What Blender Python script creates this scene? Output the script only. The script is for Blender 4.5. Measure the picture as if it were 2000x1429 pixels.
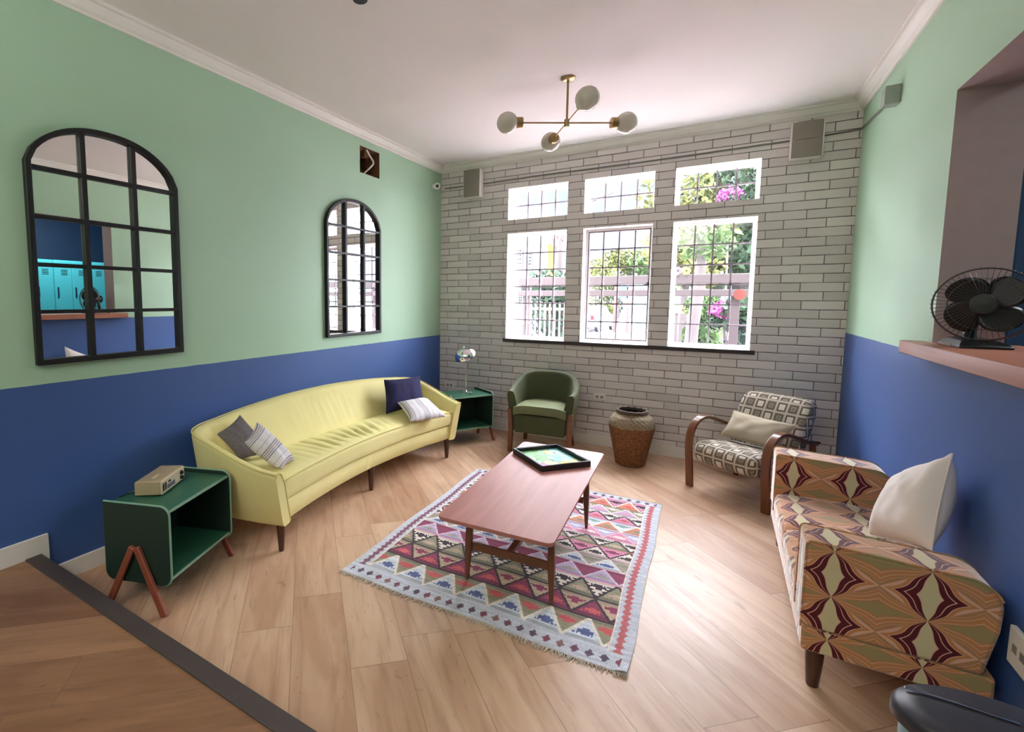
import bpy, bmesh, math, random
from mathutils import Vector, Matrix, noise
random.seed(7)
for _o in list(bpy.data.objects):
    bpy.data.objects.remove(_o, do_unlink=True)
SC = bpy.context.scene
COL = SC.collection
PI = math.pi

# ------------------------------------------------------------------ camera
FPX, CX, CY = 950.614, 808.7175, 668.5623
CAM = Vector((2.7319, -4.8776, 1.4128))
R_RIGHT = Vector((0.84489185, 0.53492513, 0.00358545))
R_DOWN = Vector((0.05104274, -0.07394426, -0.99595526))
R_FWD = Vector((-0.53249638, 0.8416575, -0.08977895))
cam_data = bpy.data.cameras.new('camera')
cam = bpy.data.objects.new('camera', cam_data)
COL.objects.link(cam)
cam_data.sensor_fit = 'HORIZONTAL'
cam_data.sensor_width = 36
cam_data.lens = FPX / 2000 * 36
cam_data.shift_x = (1000 - CX) / 2000
cam_data.shift_y = -(714.5 - CY) / 2000
cam_data.clip_start = 0.02
cam_data.clip_end = 600
_m = Matrix((R_RIGHT, -R_DOWN, -R_FWD)).transposed().to_4x4()
_m.translation = CAM
cam.matrix_world = _m
SC.camera = cam

# ------------------------------------------------------------------ exposure, world
SC.view_settings.view_transform = 'Standard'
SC.view_settings.look = 'None'
SC.view_settings.gamma = 1
SC.view_settings.use_curve_mapping = False
SC.view_settings.exposure = 1.92
world = bpy.data.worlds.new('sky')
SC.world = world
world.use_nodes = True
_bg = world.node_tree.nodes['Background']
_bg.inputs[0].default_value = (0.90, 0.94, 1.04, 1)
_bg.inputs[1].default_value = 12.8
SC.cycles.max_bounces = 10
SC.cycles.diffuse_bounces = 7
SC.cycles.glossy_bounces = 5
SC.cycles.transparent_max_bounces = 16
SC.cycles.sample_clamp_indirect = 12
SC.cycles.caustics_reflective = False
SC.cycles.caustics_refractive = False
try:
    SC.cycles.use_denoising = True
except Exception:
    pass

def at(px, py, y=None, x=None, z=None):
    """world point of a photo pixel on the plane y, x or z"""
    d = R_RIGHT * ((px - CX) / FPX) + R_DOWN * ((py - CY) / FPX) + R_FWD
    if y is not None: t = (y - CAM.y) / d.y
    elif x is not None: t = (x - CAM.x) / d.x
    else: t = (z - CAM.z) / d.z
    return CAM + d * t

def area_light(name, loc, direction, sx, sy, power, color=(1, 1, 1), portal=False):
    l = bpy.data.lights.new(name, 'AREA')
    l.shape = 'RECTANGLE'; l.size = sx; l.size_y = sy; l.energy = power; l.color = color
    if portal: l.cycles.is_portal = True
    o = bpy.data.objects.new(name, l)
    o.location = loc
    o.rotation_euler = Vector(direction).to_track_quat('-Z', 'Y').to_euler()
    COL.objects.link(o)
    return o

RW, RH = 3.5293, 2.87           # room width, ceiling height
YB = -7.6                       # rear end of the room behind the camera
WINX = [(0.797, 1.407), (1.564, 2.166), (2.330, 2.935)]
WZL, WZU = (0.998, 2.088), (2.228, 2.545)
for i, (a, b) in enumerate(WINX):
    for (c, d) in (WZL, WZU):
        area_light('sky_portal', ((a + b) / 2, 0.27, (c + d) / 2), (0, -1, 0), b - a, d - c, 1, portal=True)
sun_data = bpy.data.lights.new('sun', 'SUN'); sun_data.energy = 3; sun_data.angle = math.radians(2); sun_data.color = (1.0, 0.97, 0.93)
sun = bpy.data.objects.new('sun', sun_data); COL.objects.link(sun)
sun.rotation_euler = Vector((-0.35, 0.75, -1.0)).to_track_quat('-Z', 'Y').to_euler(); sun.location = (0, -5, 12)
# added fill lights behind the camera, unseen, not lamps of the room
REAR_POWER = 5
area_light('rear_fill_light', (1.6, -6.4, 2.7), (0.0, 0.25, -1), 1.6, 1.0, REAR_POWER, (1.0, 0.96, 0.93))

area_light('rear_fill_up', (1.7, -6.0, 2.1), (0.0, 0.0, 1), 2.4, 1.2, 24, (1.0, 0.97, 0.95))  # added unseen fill, thrown up to brighten the ceiling

# ------------------------------------------------------------------ node expressions
class X:
    """a value in a material node tree that can be computed with"""
    def __init__(s, t, v): s.t = t; s.v = v
    def _op(s, op, a, b=None, c=None, clamp=False):
        n = s.t.nodes.new('ShaderNodeMath'); n.operation = op; n.use_clamp = clamp
        for i, q in enumerate((a, b, c)):
            if q is None: continue
            q = q.v if isinstance(q, X) else q
            if isinstance(q, (int, float)): n.inputs[i].default_value = q
            else: s.t.links.new(q, n.inputs[i])
        return X(s.t, n.outputs[0])
    def __add__(s, o): return s._op('ADD', s, o)
    __radd__ = __add__
    def __sub__(s, o): return s._op('SUBTRACT', s, o)
    def __rsub__(s, o): return s._op('SUBTRACT', o, s)
    def __mul__(s, o): return s._op('MULTIPLY', s, o)
    __rmul__ = __mul__
    def __truediv__(s, o): return s._op('DIVIDE', s, o)
    def abs(s): return s._op('ABSOLUTE', s)
    def sin(s): return s._op('SINE', s)
    def fract(s): return s._op('FRACT', s)
    def floor(s): return s._op('FLOOR', s)
    def lt(s, o): return s._op('LESS_THAN', s, o)
    def gt(s, o): return s._op('GREATER_THAN', s, o)
    def max(s, o): return s._op('MAXIMUM', s, o)
    def min(s, o): return s._op('MINIMUM', s, o)
    def pp(s, o): return s._op('PINGPONG', s, o)
    def pow(s, o): return s._op('POWER', s, o)
    def clamp(s): return s._op('ADD', s, 0.0, clamp=True)
    def band(s, a, b): return s.gt(a) * s.lt(b)

class Mat:
    def __init__(s, name, color=(0.5, 0.5, 0.5), rough=0.6, metal=0.0, spec=0.5, **kw):
        s.m = bpy.data.materials.new(name); s.m.use_nodes = True
        s.t = s.m.node_tree; s.b = s.t.nodes['Principled BSDF']
        s.b.inputs['Base Color'].default_value = (*color, 1)
        s.b.inputs['Roughness'].default_value = rough
        s.b.inputs['Metallic'].default_value = metal
        s.b.inputs['Specular IOR Level'].default_value = spec
        for k, v in kw.items():
            s.b.inputs[k.replace('_', ' ')].default_value = v
    def new(s, kind): return s.t.nodes.new(kind)
    def link(s, a, b): s.t.links.new(a.v if isinstance(a, X) else a, b)
    def obj(s, out='Object'):
        n = s.new('ShaderNodeTexCoord'); sp = s.new('ShaderNodeSeparateXYZ'); s.link(n.outputs[out], sp.inputs[0])
        return [X(s.t, sp.outputs[i]) for i in range(3)]
    def pos(s):
        n = s.new('ShaderNodeNewGeometry'); sp = s.new('ShaderNodeSeparateXYZ'); s.link(n.outputs['Position'], sp.inputs[0])
        return [X(s.t, sp.outputs[i]) for i in range(3)]
    def vec(s, x, y, z):
        n = s.new('ShaderNodeCombineXYZ')
        for i, q in enumerate((x, y, z)):
            if isinstance(q, X): s.link(q, n.inputs[i])
            else: n.inputs[i].default_value = q
        return n.outputs[0]
    def noise(s, scale, vec=None, detail=3, rough=0.5, dist=0.0):
        n = s.new('ShaderNodeTexNoise'); n.inputs['Scale'].default_value = scale; n.inputs['Detail'].default_value = detail
        n.inputs['Roughness'].default_value = rough; n.inputs['Distortion'].default_value = dist
        if vec is None: vec = s.new('ShaderNodeTexCoord').outputs['Object']
        s.link(vec, n.inputs['Vector'])
        return X(s.t, n.outputs['Fac'])
    def mix(s, f, a, b):
        n = s.new('ShaderNodeMix'); n.data_type = 'RGBA'
        for q, i in ((f, 0), (a, 6), (b, 7)):
            if isinstance(q, X): s.link(q, n.inputs[i])
            elif isinstance(q, tuple): n.inputs[i].default_value = (*q, 1) if len(q) == 3 else q
            elif isinstance(q, (int, float)): n.inputs[i].default_value = q
            else: s.link(q, n.inputs[i])
        return n.outputs[2]
    def layers(s, base, *pairs):
        c = base
        for f, col in pairs: c = s.mix(f, c, col)
        return c
    def color(s, c):
        if isinstance(c, tuple): s.b.inputs['Base Color'].default_value = (*c, 1)
        else: s.link(c, s.b.inputs['Base Color'])
        return s
    def bump(s, h, strength=0.3, dist=0.01):
        n = s.new('ShaderNodeBump'); n.inputs['Strength'].default_value = strength; n.inputs['Distance'].default_value = dist
        s.link(h, n.inputs['Height']); s.link(n.outputs[0], s.b.inputs['Normal']); return s
    def rough(s, r): s.link(r, s.b.inputs['Roughness']); return s

def sr(r, g, b):
    """sRGB 0..255 to linear"""
    f = lambda c: (c / 255 / 12.92) if c / 255 <= 0.04045 else ((c / 255 + 0.055) / 1.055) ** 2.4
    return (f(r), f(g), f(b))

def plain(name, c, rough=0.6, metal=0.0, spec=0.5, var=0.08, vscale=6.0, bump=0.0, bscale=200, **kw):
    """a solid colour with faint procedural variation"""
    m = Mat(name, c, rough, metal, spec, **kw)
    n = m.noise(vscale)
    m.color(m.mix(n, tuple(x * (1 - var) for x in c), tuple(min(1, x * (1 + var)) for x in c)))
    if bump: m.bump(m.noise(bscale), bump, 0.002)
    return m.m

# ------------------------------------------------------------------ mesh building
class MB:
    """collects shapes; build() links them as one mesh object"""
    def __init__(s): s.v = []; s.f = []; s.mi = []; s.cur = 0; s.uv = None
    def add(s, vs, fs):
        k = len(s.v); s.v += [Vector(q) for q in vs]
        for f in fs: s.f.append([k + i for i in f]); s.mi.append(s.cur)
        return s
    def box(s, lo, hi, M=None):
        x0, y0, z0 = lo; x1, y1, z1 = hi
        vs = [Vector(q) for q in ((x0,y0,z0),(x1,y0,z0),(x1,y1,z0),(x0,y1,z0),(x0,y0,z1),(x1,y0,z1),(x1,y1,z1),(x0,y1,z1))]
        if M is not None: vs = [M @ q for q in vs]
        return s.add(vs, [(0,3,2,1),(4,5,6,7),(0,1,5,4),(1,2,6,5),(2,3,7,6),(3,0,4,7)])
    def rings(s, rings, close=True, cap0=True, cap1=True):
        n = len(rings[0]); k = len(s.v)
        for r in rings: s.v += [Vector(q) for q in r]
        m = n if close else n - 1
        for i in range(len(rings) - 1):
            for j in range(m):
                a = k + i * n + j; b = k + i * n + (j + 1) % n
                s.f.append([a, b, b + n, a + n]); s.mi.append(s.cur)
        if cap0: s.f.append([k + j for j in range(n)][::-1]); s.mi.append(s.cur)
        if cap1: s.f.append([k + (len(rings) - 1) * n + j for j in range(n)]); s.mi.append(s.cur)
        return s
    def lathe(s, prof, c=(0, 0, 0), n=32, cap0=True, cap1=True, M=None, sx=1, sy=1):
        rs = []
        for r, z in prof:
            ring = [Vector((c[0] + r * sx * math.cos(2 * PI * j / n), c[1] + r * sy * math.sin(2 * PI * j / n), c[2] + z)) for j in range(n)]
            if M is not None: ring = [M @ q for q in ring]
            rs.append(ring)
        return s.rings(rs, True, cap0, cap1)
    def tube(s, pts, r, n=8, caps=True, closed=False):
        pts = [Vector(p) for p in pts]; N = len(pts)
        rr = r if isinstance(r, (list, tuple)) else [r] * N
        rs = []; up = None
        for i, p in enumerate(pts):
            if closed: t = (pts[(i + 1) % N] - pts[i - 1]).normalized()
            else: t = (pts[min(i + 1, N - 1)] - pts[max(i - 1, 0)]).normalized()
            if up is None:
                up = Vector((0, 0, 1)) if abs(t.z) < 0.9 else Vector((1, 0, 0))
            u = (up - t * up.dot(t)).normalized(); w = t.cross(u); up = u
            rs.append([p + (u * math.cos(2 * PI * j / n) + w * math.sin(2 * PI * j / n)) * rr[i] for j in range(n)])
        if closed:
            rs.append(rs[0]); return s.rings(rs, True, False, False)
        return s.rings(rs, True, caps, caps)
    def beam(s, a, b, w, h, up=(0, 0, 1)):
        """rectangular bar from a to b, w wide, h high"""
        a = Vector(a); b = Vector(b); t = (b - a).normalized(); up = Vector(up)
        u = (up - t * up.dot(t)).normalized(); r = t.cross(u)
        k = []
        for p in (a, b): k.append([p + r * w / 2 + u * h / 2, p - r * w / 2 + u * h / 2, p - r * w / 2 - u * h / 2, p + r * w / 2 - u * h / 2])
        return s.rings(k)
    def grid(s, fn, nu, nv):
        k = len(s.v)
        for j in range(nv + 1):
            for i in range(nu + 1): s.v.append(Vector(fn(i / nu, j / nv)))
        for j in range(nv):
            for i in range(nu):
                a = k + j * (nu + 1) + i
                s.f.append([a, a + 1, a + nu + 2, a + nu + 1]); s.mi.append(s.cur)
        return s
    def build(s, name, mat, parent=None, smooth=False, bevel=0.0, seg=2, subd=0, angle=35, weld=True):
        me = bpy.data.meshes.new(name)
        me.from_pydata([tuple(q) for q in s.v], [], s.f)
        mats = mat if isinstance(mat, (list, tuple)) else [mat]
        for m in mats: me.materials.append(m)
        for p, i in zip(me.polygons, s.mi): p.material_index = i
        if s.uv:
            at_ = me.attributes.new('PUV', 'FLOAT_VECTOR', 'POINT')
            at_.data.foreach_set('vector', [q for p in s.uv for q in p])
        bm = bmesh.new(); bm.from_mesh(me)
        if weld: bmesh.ops.remove_doubles(bm, verts=bm.verts, dist=1e-5)
        bmesh.ops.recalc_face_normals(bm, faces=bm.faces)
        bm.to_mesh(me); bm.free()
        if smooth or bevel:
            for p in me.polygons: p.use_smooth = True
            try: me.set_sharp_from_angle(angle=math.radians(angle))
            except Exception: pass
        o = bpy.data.objects.new(name, me); COL.objects.link(o)
        if bevel:
            b = o.modifiers.new('bevel', 'BEVEL'); b.width = bevel; b.segments = seg; b.limit_method = 'ANGLE'; b.angle_limit = math.radians(40); b.harden_normals = False
        if subd:
            b = o.modifiers.new('subd', 'SUBSURF'); b.levels = subd; b.render_levels = subd
        if parent is not None: o.parent = parent
        return o

def tag(o, label=None, cat=None, group=None, kind=None):
    if label: o['label'] = label
    if cat: o['category'] = cat
    if group: o['group'] = group
    if kind: o['kind'] = kind
    return o
def thing(name, label, cat, loc=(0, 0, 0), rz=0.0, group=None, kind=None):
    o = bpy.data.objects.new(name, None); COL.objects.link(o)
    o.location = loc; o.rotation_euler = (0, 0, rz); o.empty_display_size = 0.1
    return tag(o, label, cat, group, kind)
def struct(o, label=None): return tag(o, label, kind='structure')
def copy_tree(o, parent=None):
    c = o.copy(); COL.objects.link(c); c.parent = parent
    for ch in list(o.children): copy_tree(ch, c)
    return c

def lerp(a, b, t): return a + (b - a) * t
def smooth(t): t = max(0, min(1, t)); return t * t * (3 - 2 * t)
def spline(pts, n):
    """Catmull-Rom through points, n samples per span"""
    P = [Vector(p) for p in pts]; P = [P[0] * 2 - P[1]] + P + [P[-1] * 2 - P[-2]]
    out = []
    for i in range(1, len(P) - 2):
        for k in range(n):
            t = k / n; a, b, c, d = P[i - 1], P[i], P[i + 1], P[i + 2]
            out.append(0.5 * ((2 * b) + (c - a) * t + (2 * a - 5 * b + 4 * c - d) * t * t + (3 * b - a - 3 * c + d) * t ** 3))
    out.append(P[-2]); return out

def cushion(name, mat, corners, thick, parent=None, n=22, seed=1, wr=0.006, pinch=0.05, piping=None, sag=0.0):
    """a stuffed cushion spanned over 4 world corners BL, BR, TR, TL with pointed tips and soft wrinkles"""
    A, B, C, D = [Vector(c) for c in corners]
    nrm = ((B - A).cross(D - A) + (D - C).cross(B - C)).normalized()
    mb = MB()
    def pt(u, v, side):
        a, b = 2 * u - 1, 2 * v - 1
        pu = u - a * pinch * (1 - b * b) * abs(a)
        pv = v - b * pinch * (1 - a * a) * abs(b)
        p = A.lerp(B, pu).lerp(D.lerp(C, pu), pv)
        h = ((1 - abs(a) ** 2.6) * (1 - abs(b) ** 2.6)) ** 0.55
        w = noise.noise(Vector((u * 5 + seed * 3.1, v * 3 + side * 9, seed))) * wr * h * 2
        w += math.sin((u * 1.3 + noise.noise(Vector((u * 2, v * 2, seed + 5)))) * 14) * wr * 0.5 * h * abs(b)
        return p + nrm * side * (h * thick / 2 + w) - Vector((0, 0, sag * h))
    mb.grid(lambda u, v: pt(u, v, 1), n, n)
    mb.grid(lambda u, v: pt(1 - u, v, -1), n, n)
    mb.uv = [(i / n, j / n, 0) for j in range(n + 1) for i in range(n + 1)] + [(1 - i / n, j / n, 0) for j in range(n + 1) for i in range(n + 1)]
    o = mb.build(name, mat, parent, smooth=True, subd=1, angle=80)
    if piping is not None:
        pts = [pt(k / n, 0, 1) for k in range(n)] + [pt(1, k / n, 1) for k in range(n)] + [pt(1 - k / n, 1, 1) for k in range(n)] + [pt(0, 1 - k / n, 1) for k in range(n)]
        q = MB().tube(pts, 0.0035, 6, closed=True).build('piping', piping, o, smooth=True)
    return o
# ------------------------------------------------------------------ materials
GREEN, BLUE = sr(164, 196, 168), sr(57, 88, 147)
def two_tone(name, split):
    m = Mat(name, rough=0.55)
    x, y, z = m.pos()
    n = m.noise(1.1, detail=5)
    fine = m.noise(45, detail=4)
    wob = (m.noise(9) - 0.5) * 0.006
    low = m.mix(n, tuple(c * 0.88 for c in BLUE), tuple(c * 1.12 for c in BLUE))
    up = m.mix(n, tuple(c * 0.93 for c in GREEN), tuple(c * 1.06 for c in GREEN))
    m.color(m.mix((z + wob).lt(split), up, low))
    m.bump(fine * 0.7 + m.noise(4) * 0.6, 0.12, 0.006)
    return m.m
M_LEFT, M_RIGHT = two_tone('green_over_blue_paint', 0.998), two_tone('pale_green_over_blue_paint', 1.167)
M_CEIL = plain('ceiling_plaster', sr(228, 222, 220), 0.8, var=0.03, vscale=1.2, bump=0.05, bscale=60)
M_WHITE = plain('white_trim_paint', sr(226, 222, 216), 0.45, var=0.03)
M_REVEAL = plain('white_reveal_plaster', sr(235, 233, 230), 0.7, var=0.02)
M_MAUVE = plain('mauve_grey_plaster', sr(176, 158, 158), 0.8, var=0.06, vscale=20, bump=0.08)

def brick_mat():
    m = Mat('white_painted_brick', rough=0.6)
    x, y, z = m.pos()
    BW, BH = 0.262, 0.0703
    wx = (m.noise(3.0) - 0.5) * 0.008
    zz = (z + wx * 0.5) / BH
    row = zz.floor(); fz = zz.fract()
    jit = ((row * 12.9898).sin() * 43758.5453).fract()
    xx = (x + wx) / BW + (row * 0.5).fract() + (jit - 0.5) * 0.12 + 0.13
    fx = xx.fract()
    n1 = m.noise(5.0, detail=2); n2 = m.noise(3.3, m.vec(x + 7.3, y, z), detail=2)
    g = 0.034 + (n1 - 0.5) * 0.06
    hor = fz.lt(g.max(0.012)).max(fz.gt(1.0 - g.max(0.012)))
    gv = (0.0088 + (n2 - 0.5) * 0.012).max(0.0)
    ver = fx.lt(gv).max(fx.gt(1.0 - gv))
    joint = hor.max(ver)
    col = row * 7.13 + xx.floor() * 3.71
    tone = ((col.sin()) * 437.5).fract()
    a, b = sr(204, 197, 196), sr(226, 219, 217)
    c = m.mix(tone, a, b)
    c = m.mix(joint, c, sr(74, 68, 66))
    m.color(c)
    ez = (0.5 - (fz - 0.5).abs()) * 7.0; ex = (0.5 - (fx - 0.5).abs()) * 26.0
    h = ez.min(ex).min(1.0).max(0.0)
    m.bump(h * 1.0 + m.noise(30) * 0.25 + tone * 0.25, 0.55, 0.006)
    return m.m
M_BRICK = brick_mat()

def plank_mat(name, ang, tint=1.0, rough=0.33, pw=0.128, ln=1.05, cols=None):
    m = Mat(name, rough=rough, spec=0.36)
    x, y, z = m.pos()
    c, s = math.cos(ang), math.sin(ang)
    u = x * c + y * s; v = y * c - x * s
    # planks pw*3 wide are printed boards of three strips
    BW = pw * 1.75
    rv = v / BW; row = rv.floor(); fv = rv.fract()
    j = ((row * 12.9898).sin() * 43758.5453).fract()
    ru = u / ln + j; fu = ru.fract(); cell = ru.floor() * 3.17 + row * 7.31
    t1 = ((cell * 1.731).sin() * 9181.3).fract()
    sv = v / (BW / 1.0); st = sv.floor()
    grain = m.noise(1.0, m.vec(u * 2.2 + t1 * 9.0, v * 26.0, t1 * 5.0), detail=5, rough=0.6, dist=0.8)
    blotch = m.noise(1.0, m.vec(u * 1.6 + t1 * 30, v * 7.0, 3.1), detail=3, dist=1.2)
    knot = m.noise(1.0, m.vec(u * 7 + t1 * 11, v * 16.0, 8.2), detail=2, dist=2.0)
    A, B, D = cols or (sr(206, 174, 146), sr(176, 138, 110), sr(126, 92, 72))
    col = m.mix((t1 * 0.8 + (blotch - 0.5) * 1.8 + 0.1).clamp(), A, B)
    col = m.mix(((grain - 0.5) * 2.2).max(0.0) * 0.75, col, D)
    col = m.mix(((knot - 0.66) * 5.0).max(0.0).min(1.0) * 0.6, col, tuple(q * 0.6 for q in D))
    seam = fv.lt(0.012).max(fu.lt(0.0028))
    col = m.mix(seam * 0.55, col, sr(96, 70, 54))
    m.color(col)
    m.rough(rough + (grain - 0.5) * 0.22)
    m.bump((grain * 0.25) - seam * 0.8, 0.12, 0.003)
    return m.m
M_FLOOR = plank_mat('oak_laminate_planks', math.radians(-45.4), rough=0.42)
M_FLOOR2 = plank_mat('walnut_laminate_planks', math.radians(45), rough=0.4,
                     cols=(sr(150, 112, 84), sr(122, 86, 62), sr(84, 58, 42)))

def velvet(name, c, var=0.1, sheen=0.5, rough=0.75, scale=8):
    m = Mat(name, c, rough, 0, 0.3, Sheen_Weight=sheen, Sheen_Roughness=0.4)
    n = m.noise(scale, detail=4)
    m.color(m.mix(n, tuple(x * (1 - var) for x in c), tuple(min(1, x * (1 + var)) for x in c)))
    m.bump(m.noise(300), 0.08, 0.001)
    m.b.inputs['Sheen Tint'].default_value = (*[min(1, q * 1.6) for q in c], 1)
    return m.m
M_YELLOW = velvet('chartreuse_velvet', sr(224, 212, 148), 0.06)
M_YPIPE = velvet('chartreuse_piping', sr(214, 202, 134), 0.05)
M_GREENV = velvet('shaded_olive_velvet', sr(70, 74, 50), 0.12, 0.5)  # tub chair shell: the seat's velvet, darkened to carry its shade
M_GREENSEAT = velvet('lit_olive_velvet', sr(104, 110, 78), 0.1, 0.9)  # same velvet, made paler for the light falling on the seat
M_NAVY = velvet('navy_cloth', sr(38, 36, 72), 0.15, 0.3, 0.9, 30)
M_CREAMC = velvet('off_white_cotton', sr(236, 228, 224), 0.04, 0.2, 0.9)
M_BEIGEC = velvet('beige_linen', sr(176, 164, 144), 0.05, 0.2, 0.9)
M_GREYTW = velvet('grey_tweed_cloth', sr(112, 106, 110), 0.5, 0.2, 0.95, 120)
M_DARKLEG = plain('dark_walnut_leg', sr(74, 42, 30), 0.35, var=0.2, vscale=20)
M_TEAKLEG = plain('teak_leg', sr(112, 66, 40), 0.35, var=0.2, vscale=18)
M_REDLEG = plain('reddish_teak_leg', sr(140, 74, 56), 0.4, var=0.15, vscale=18)
M_CHROME = Mat('polished_chrome', (0.82, 0.82, 0.84), 0.07, 1.0).m
M_BRASS = plain('brushed_brass', sr(166, 142, 100), 0.35, 0.9, var=0.06)
M_OPAL = Mat('opal_glass', sr(204, 198, 186), 0.18, 0, 0.5, Subsurface_Weight=0.0).m
M_BLACK = plain('black_steel', sr(22, 21, 22), 0.45, 0.2, var=0.1)
M_BLACKP = plain('black_plastic', sr(20, 20, 22), 0.35, var=0.1)
M_MIRROR = Mat('mirror_silvering', (0.93, 0.94, 0.93), 0.004, 1.0).m
M_CABG = plain('bottle_green_lacquer', sr(46, 96, 74), 0.38, var=0.06)
M_CABEDGE = plain('pale_green_edge', sr(126, 164, 142), 0.4)
M_CABSIDE = plain('shaded_green_lacquer', sr(34, 52, 44), 0.45, var=0.08)  # cabinet green with the shade of sides and back put into the colour
M_SILL = plain('dark_brown_sill', sr(48, 36, 34), 0.5, var=0.2)
M_NOSING = plain('charcoal_step_nosing', sr(66, 56, 54), 0.55, var=0.15, vscale=15)
M_GREYBOX = plain('grey_speaker_cloth', sr(138, 130, 122), 0.7, var=0.05)
M_GREYCAB = plain('grey_cable', sr(120, 118, 114), 0.6)
M_CREAMP = plain('cream_radio_plastic', sr(206, 192, 160), 0.4, var=0.04)
M_TANP = plain('tan_radio_case', sr(172, 152, 120), 0.45, var=0.06)

def wood_mat(name, A, B, axis='y', rough=0.3, s=1.0, coat=0.0):
    m = Mat(name, A, rough, 0.0, 0.35, Coat_Weight=coat, Coat_Roughness=0.15)
    x, y, z = m.obj()
    if axis == 'y': v = m.vec(x * 22 * s, y * 1.6 * s, z * 22)
    elif axis == 'x': v = m.vec(x * 1.6 * s, y * 22 * s, z * 22)
    else: v = m.vec(x * 22 * s, y * 22 * s, z * 1.6)
    n = m.noise(1.0, v, detail=5, dist=0.6)
    m.color(m.mix((n * 1.6 - 0.3).clamp(), A, B))
    m.bump(n, 0.05, 0.002)
    return m.m
M_TABLE = wood_mat('rosy_teak_veneer', sr(184, 124, 116), sr(160, 102, 94), 'y', 0.5)
M_ARMWOOD = wood_mat('bent_beech_walnut_stain', sr(126, 76, 48), sr(92, 54, 34), 'z', 0.25, coat=0.3)
M_LEDGE = wood_mat('cherry_wood_ledge', sr(176, 120, 98), sr(146, 92, 74), 'y', 0.35)

def stripes_mat(name, axis=0, scale=1.0, ph=0.0):
    m = Mat(name, rough=0.9)
    an = m.new('ShaderNodeAttribute'); an.attribute_name = 'PUV'; sp = m.new('ShaderNodeSeparateXYZ'); m.link(an.outputs['Vector'], sp.inputs[0]); c = X(m.t, sp.outputs[axis])
    f = (c * scale + ph).fract()
    base = sr(216, 212, 214); dk = sr(84, 80, 104); md = sr(140, 118, 128); tan = sr(176, 150, 140)
    L = m.layers(base, (f.band(0.08, 0.115), dk), (f.band(0.18, 0.215), md), (f.band(0.25, 0.275), tan), (f.band(0.31, 0.345), md),
                 (f.band(0.40, 0.435), dk), (f.band(0.70, 0.72), md))
    m.color(L); m.bump(m.noise(260), 0.1, 0.001)
    return m.m
M_STRIPE = stripes_mat('striped_cotton', 0, 2.6)
M_STRIPE2 = stripes_mat('striped_cotton_wide', 1, 2.3, 0.2)

def proj2(m):
    """fabric coordinates: across, up, chosen by the face direction"""
    x, y, z = m.obj()
    nx, ny, nz = [q.abs() for q in m.obj('Normal')]
    top = nz.gt(0.65)
    side = nx.gt(ny)
    u = y * side * (1 - top) + x * (1 - side * (1 - top))
    v = y * top + z * (1 - top)
    return u, v, top

def ogee_mat():
    m = Mat('burgundy_ogee_fabric', rough=0.85, spec=0.2, Sheen_Weight=0.8, Sheen_Roughness=0.35)
    u, v, top = proj2(m)
    a = (u / 0.12 + 0.15).pp(1.0); b = (v / 0.082 + 0.35).pp(1.0)
    odd = (a + b).gt(1.0)
    # lens diamonds with bands that meet in the upper and lower tips
    wv = 1.0 + ((b * 2 * PI).sin()) * 0.16
    t = (a * wv) / (1.02 - b).max(0.02)
    a2 = 1.0 - a; b2 = 1.0 - b
    wv2 = 1.0 + ((a2 * 2 * PI).sin()) * 0.22
    q = ((b2 * wv2) / (1.02 - a2).max(0.02)) * 0.6 + (a2 + b2) * 0.4
    olive, beige = sr(158, 140, 96), sr(206, 192, 150)
    burg, pink, org, tan = sr(92, 32, 40), sr(216, 168, 146), sr(196, 132, 82), sr(176, 130, 90)
    A = m.layers(beige, (t.gt(0.22), pink), (t.gt(0.26), burg), (t.gt(0.47), pink), (t.gt(0.51), burg), (t.gt(0.70), pink), (t.gt(0.74), org), (t.gt(0.90), pink))
    B = m.layers(olive, (q.gt(0.30), tan), (q.gt(0.42), pink), (q.gt(0.46), org), (q.gt(0.60), tan), (q.gt(0.66), pink), (q.gt(0.70), org), (q.gt(0.80), tan), (q.gt(0.86), pink), (q.gt(0.885), tan))
    m.color(m.mix(odd, A, B)); m.bump(m.noise(400), 0.1, 0.001)
    return m.m
M_OGEE = ogee_mat()

def squares_mat():
    m = Mat('taupe_squares_fabric', rough=0.88, spec=0.2)
    u, v, top = proj2(m)
    P = 0.074
    a = u / P; b = v / P
    fa = (a.fract() - 0.5).abs(); fb = (b.fract() - 0.5).abs()
    d = fa.max(fb)
    chk = ((a.floor() + b.floor()) * 0.5).fract().gt(0.25)
    taupe, cream, brown, grey = sr(150, 140, 124), sr(204, 196, 182), sr(84, 66, 56), sr(118, 112, 100)
    A = m.layers(cream, (d.gt(0.27), brown), (d.gt(0.375), taupe), (d.gt(0.465), cream))
    B = m.layers(grey, (d.gt(0.13), taupe), (d.gt(0.19), grey), (d.gt(0.27), brown), (d.gt(0.345), taupe), (d.gt(0.465), cream))
    m.color(m.mix(chk, A, B)); m.bump(m.noise(400), 0.12, 0.001)
    return m.m
M_SQUARES = squares_mat()

def attr_mat(name, rough=0.9, bump=0.1):
    m = Mat(name, rough=rough)
    n = m.new('ShaderNodeAttribute'); n.attribute_name = 'Col'
    m.link(n.outputs['Color'], m.b.inputs['Base Color'])
    if bump: m.bump(m.noise(350), bump, 0.001)
    return m.m
M_RUG = attr_mat('kilim_weave', 0.95, 0.25)
M_ART = attr_mat('printed_picture', 0.62, 0)
M_FRINGE = plain('rug_fringe_wool', sr(196, 188, 176), 0.95, var=0.2, vscale=40)

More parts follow.
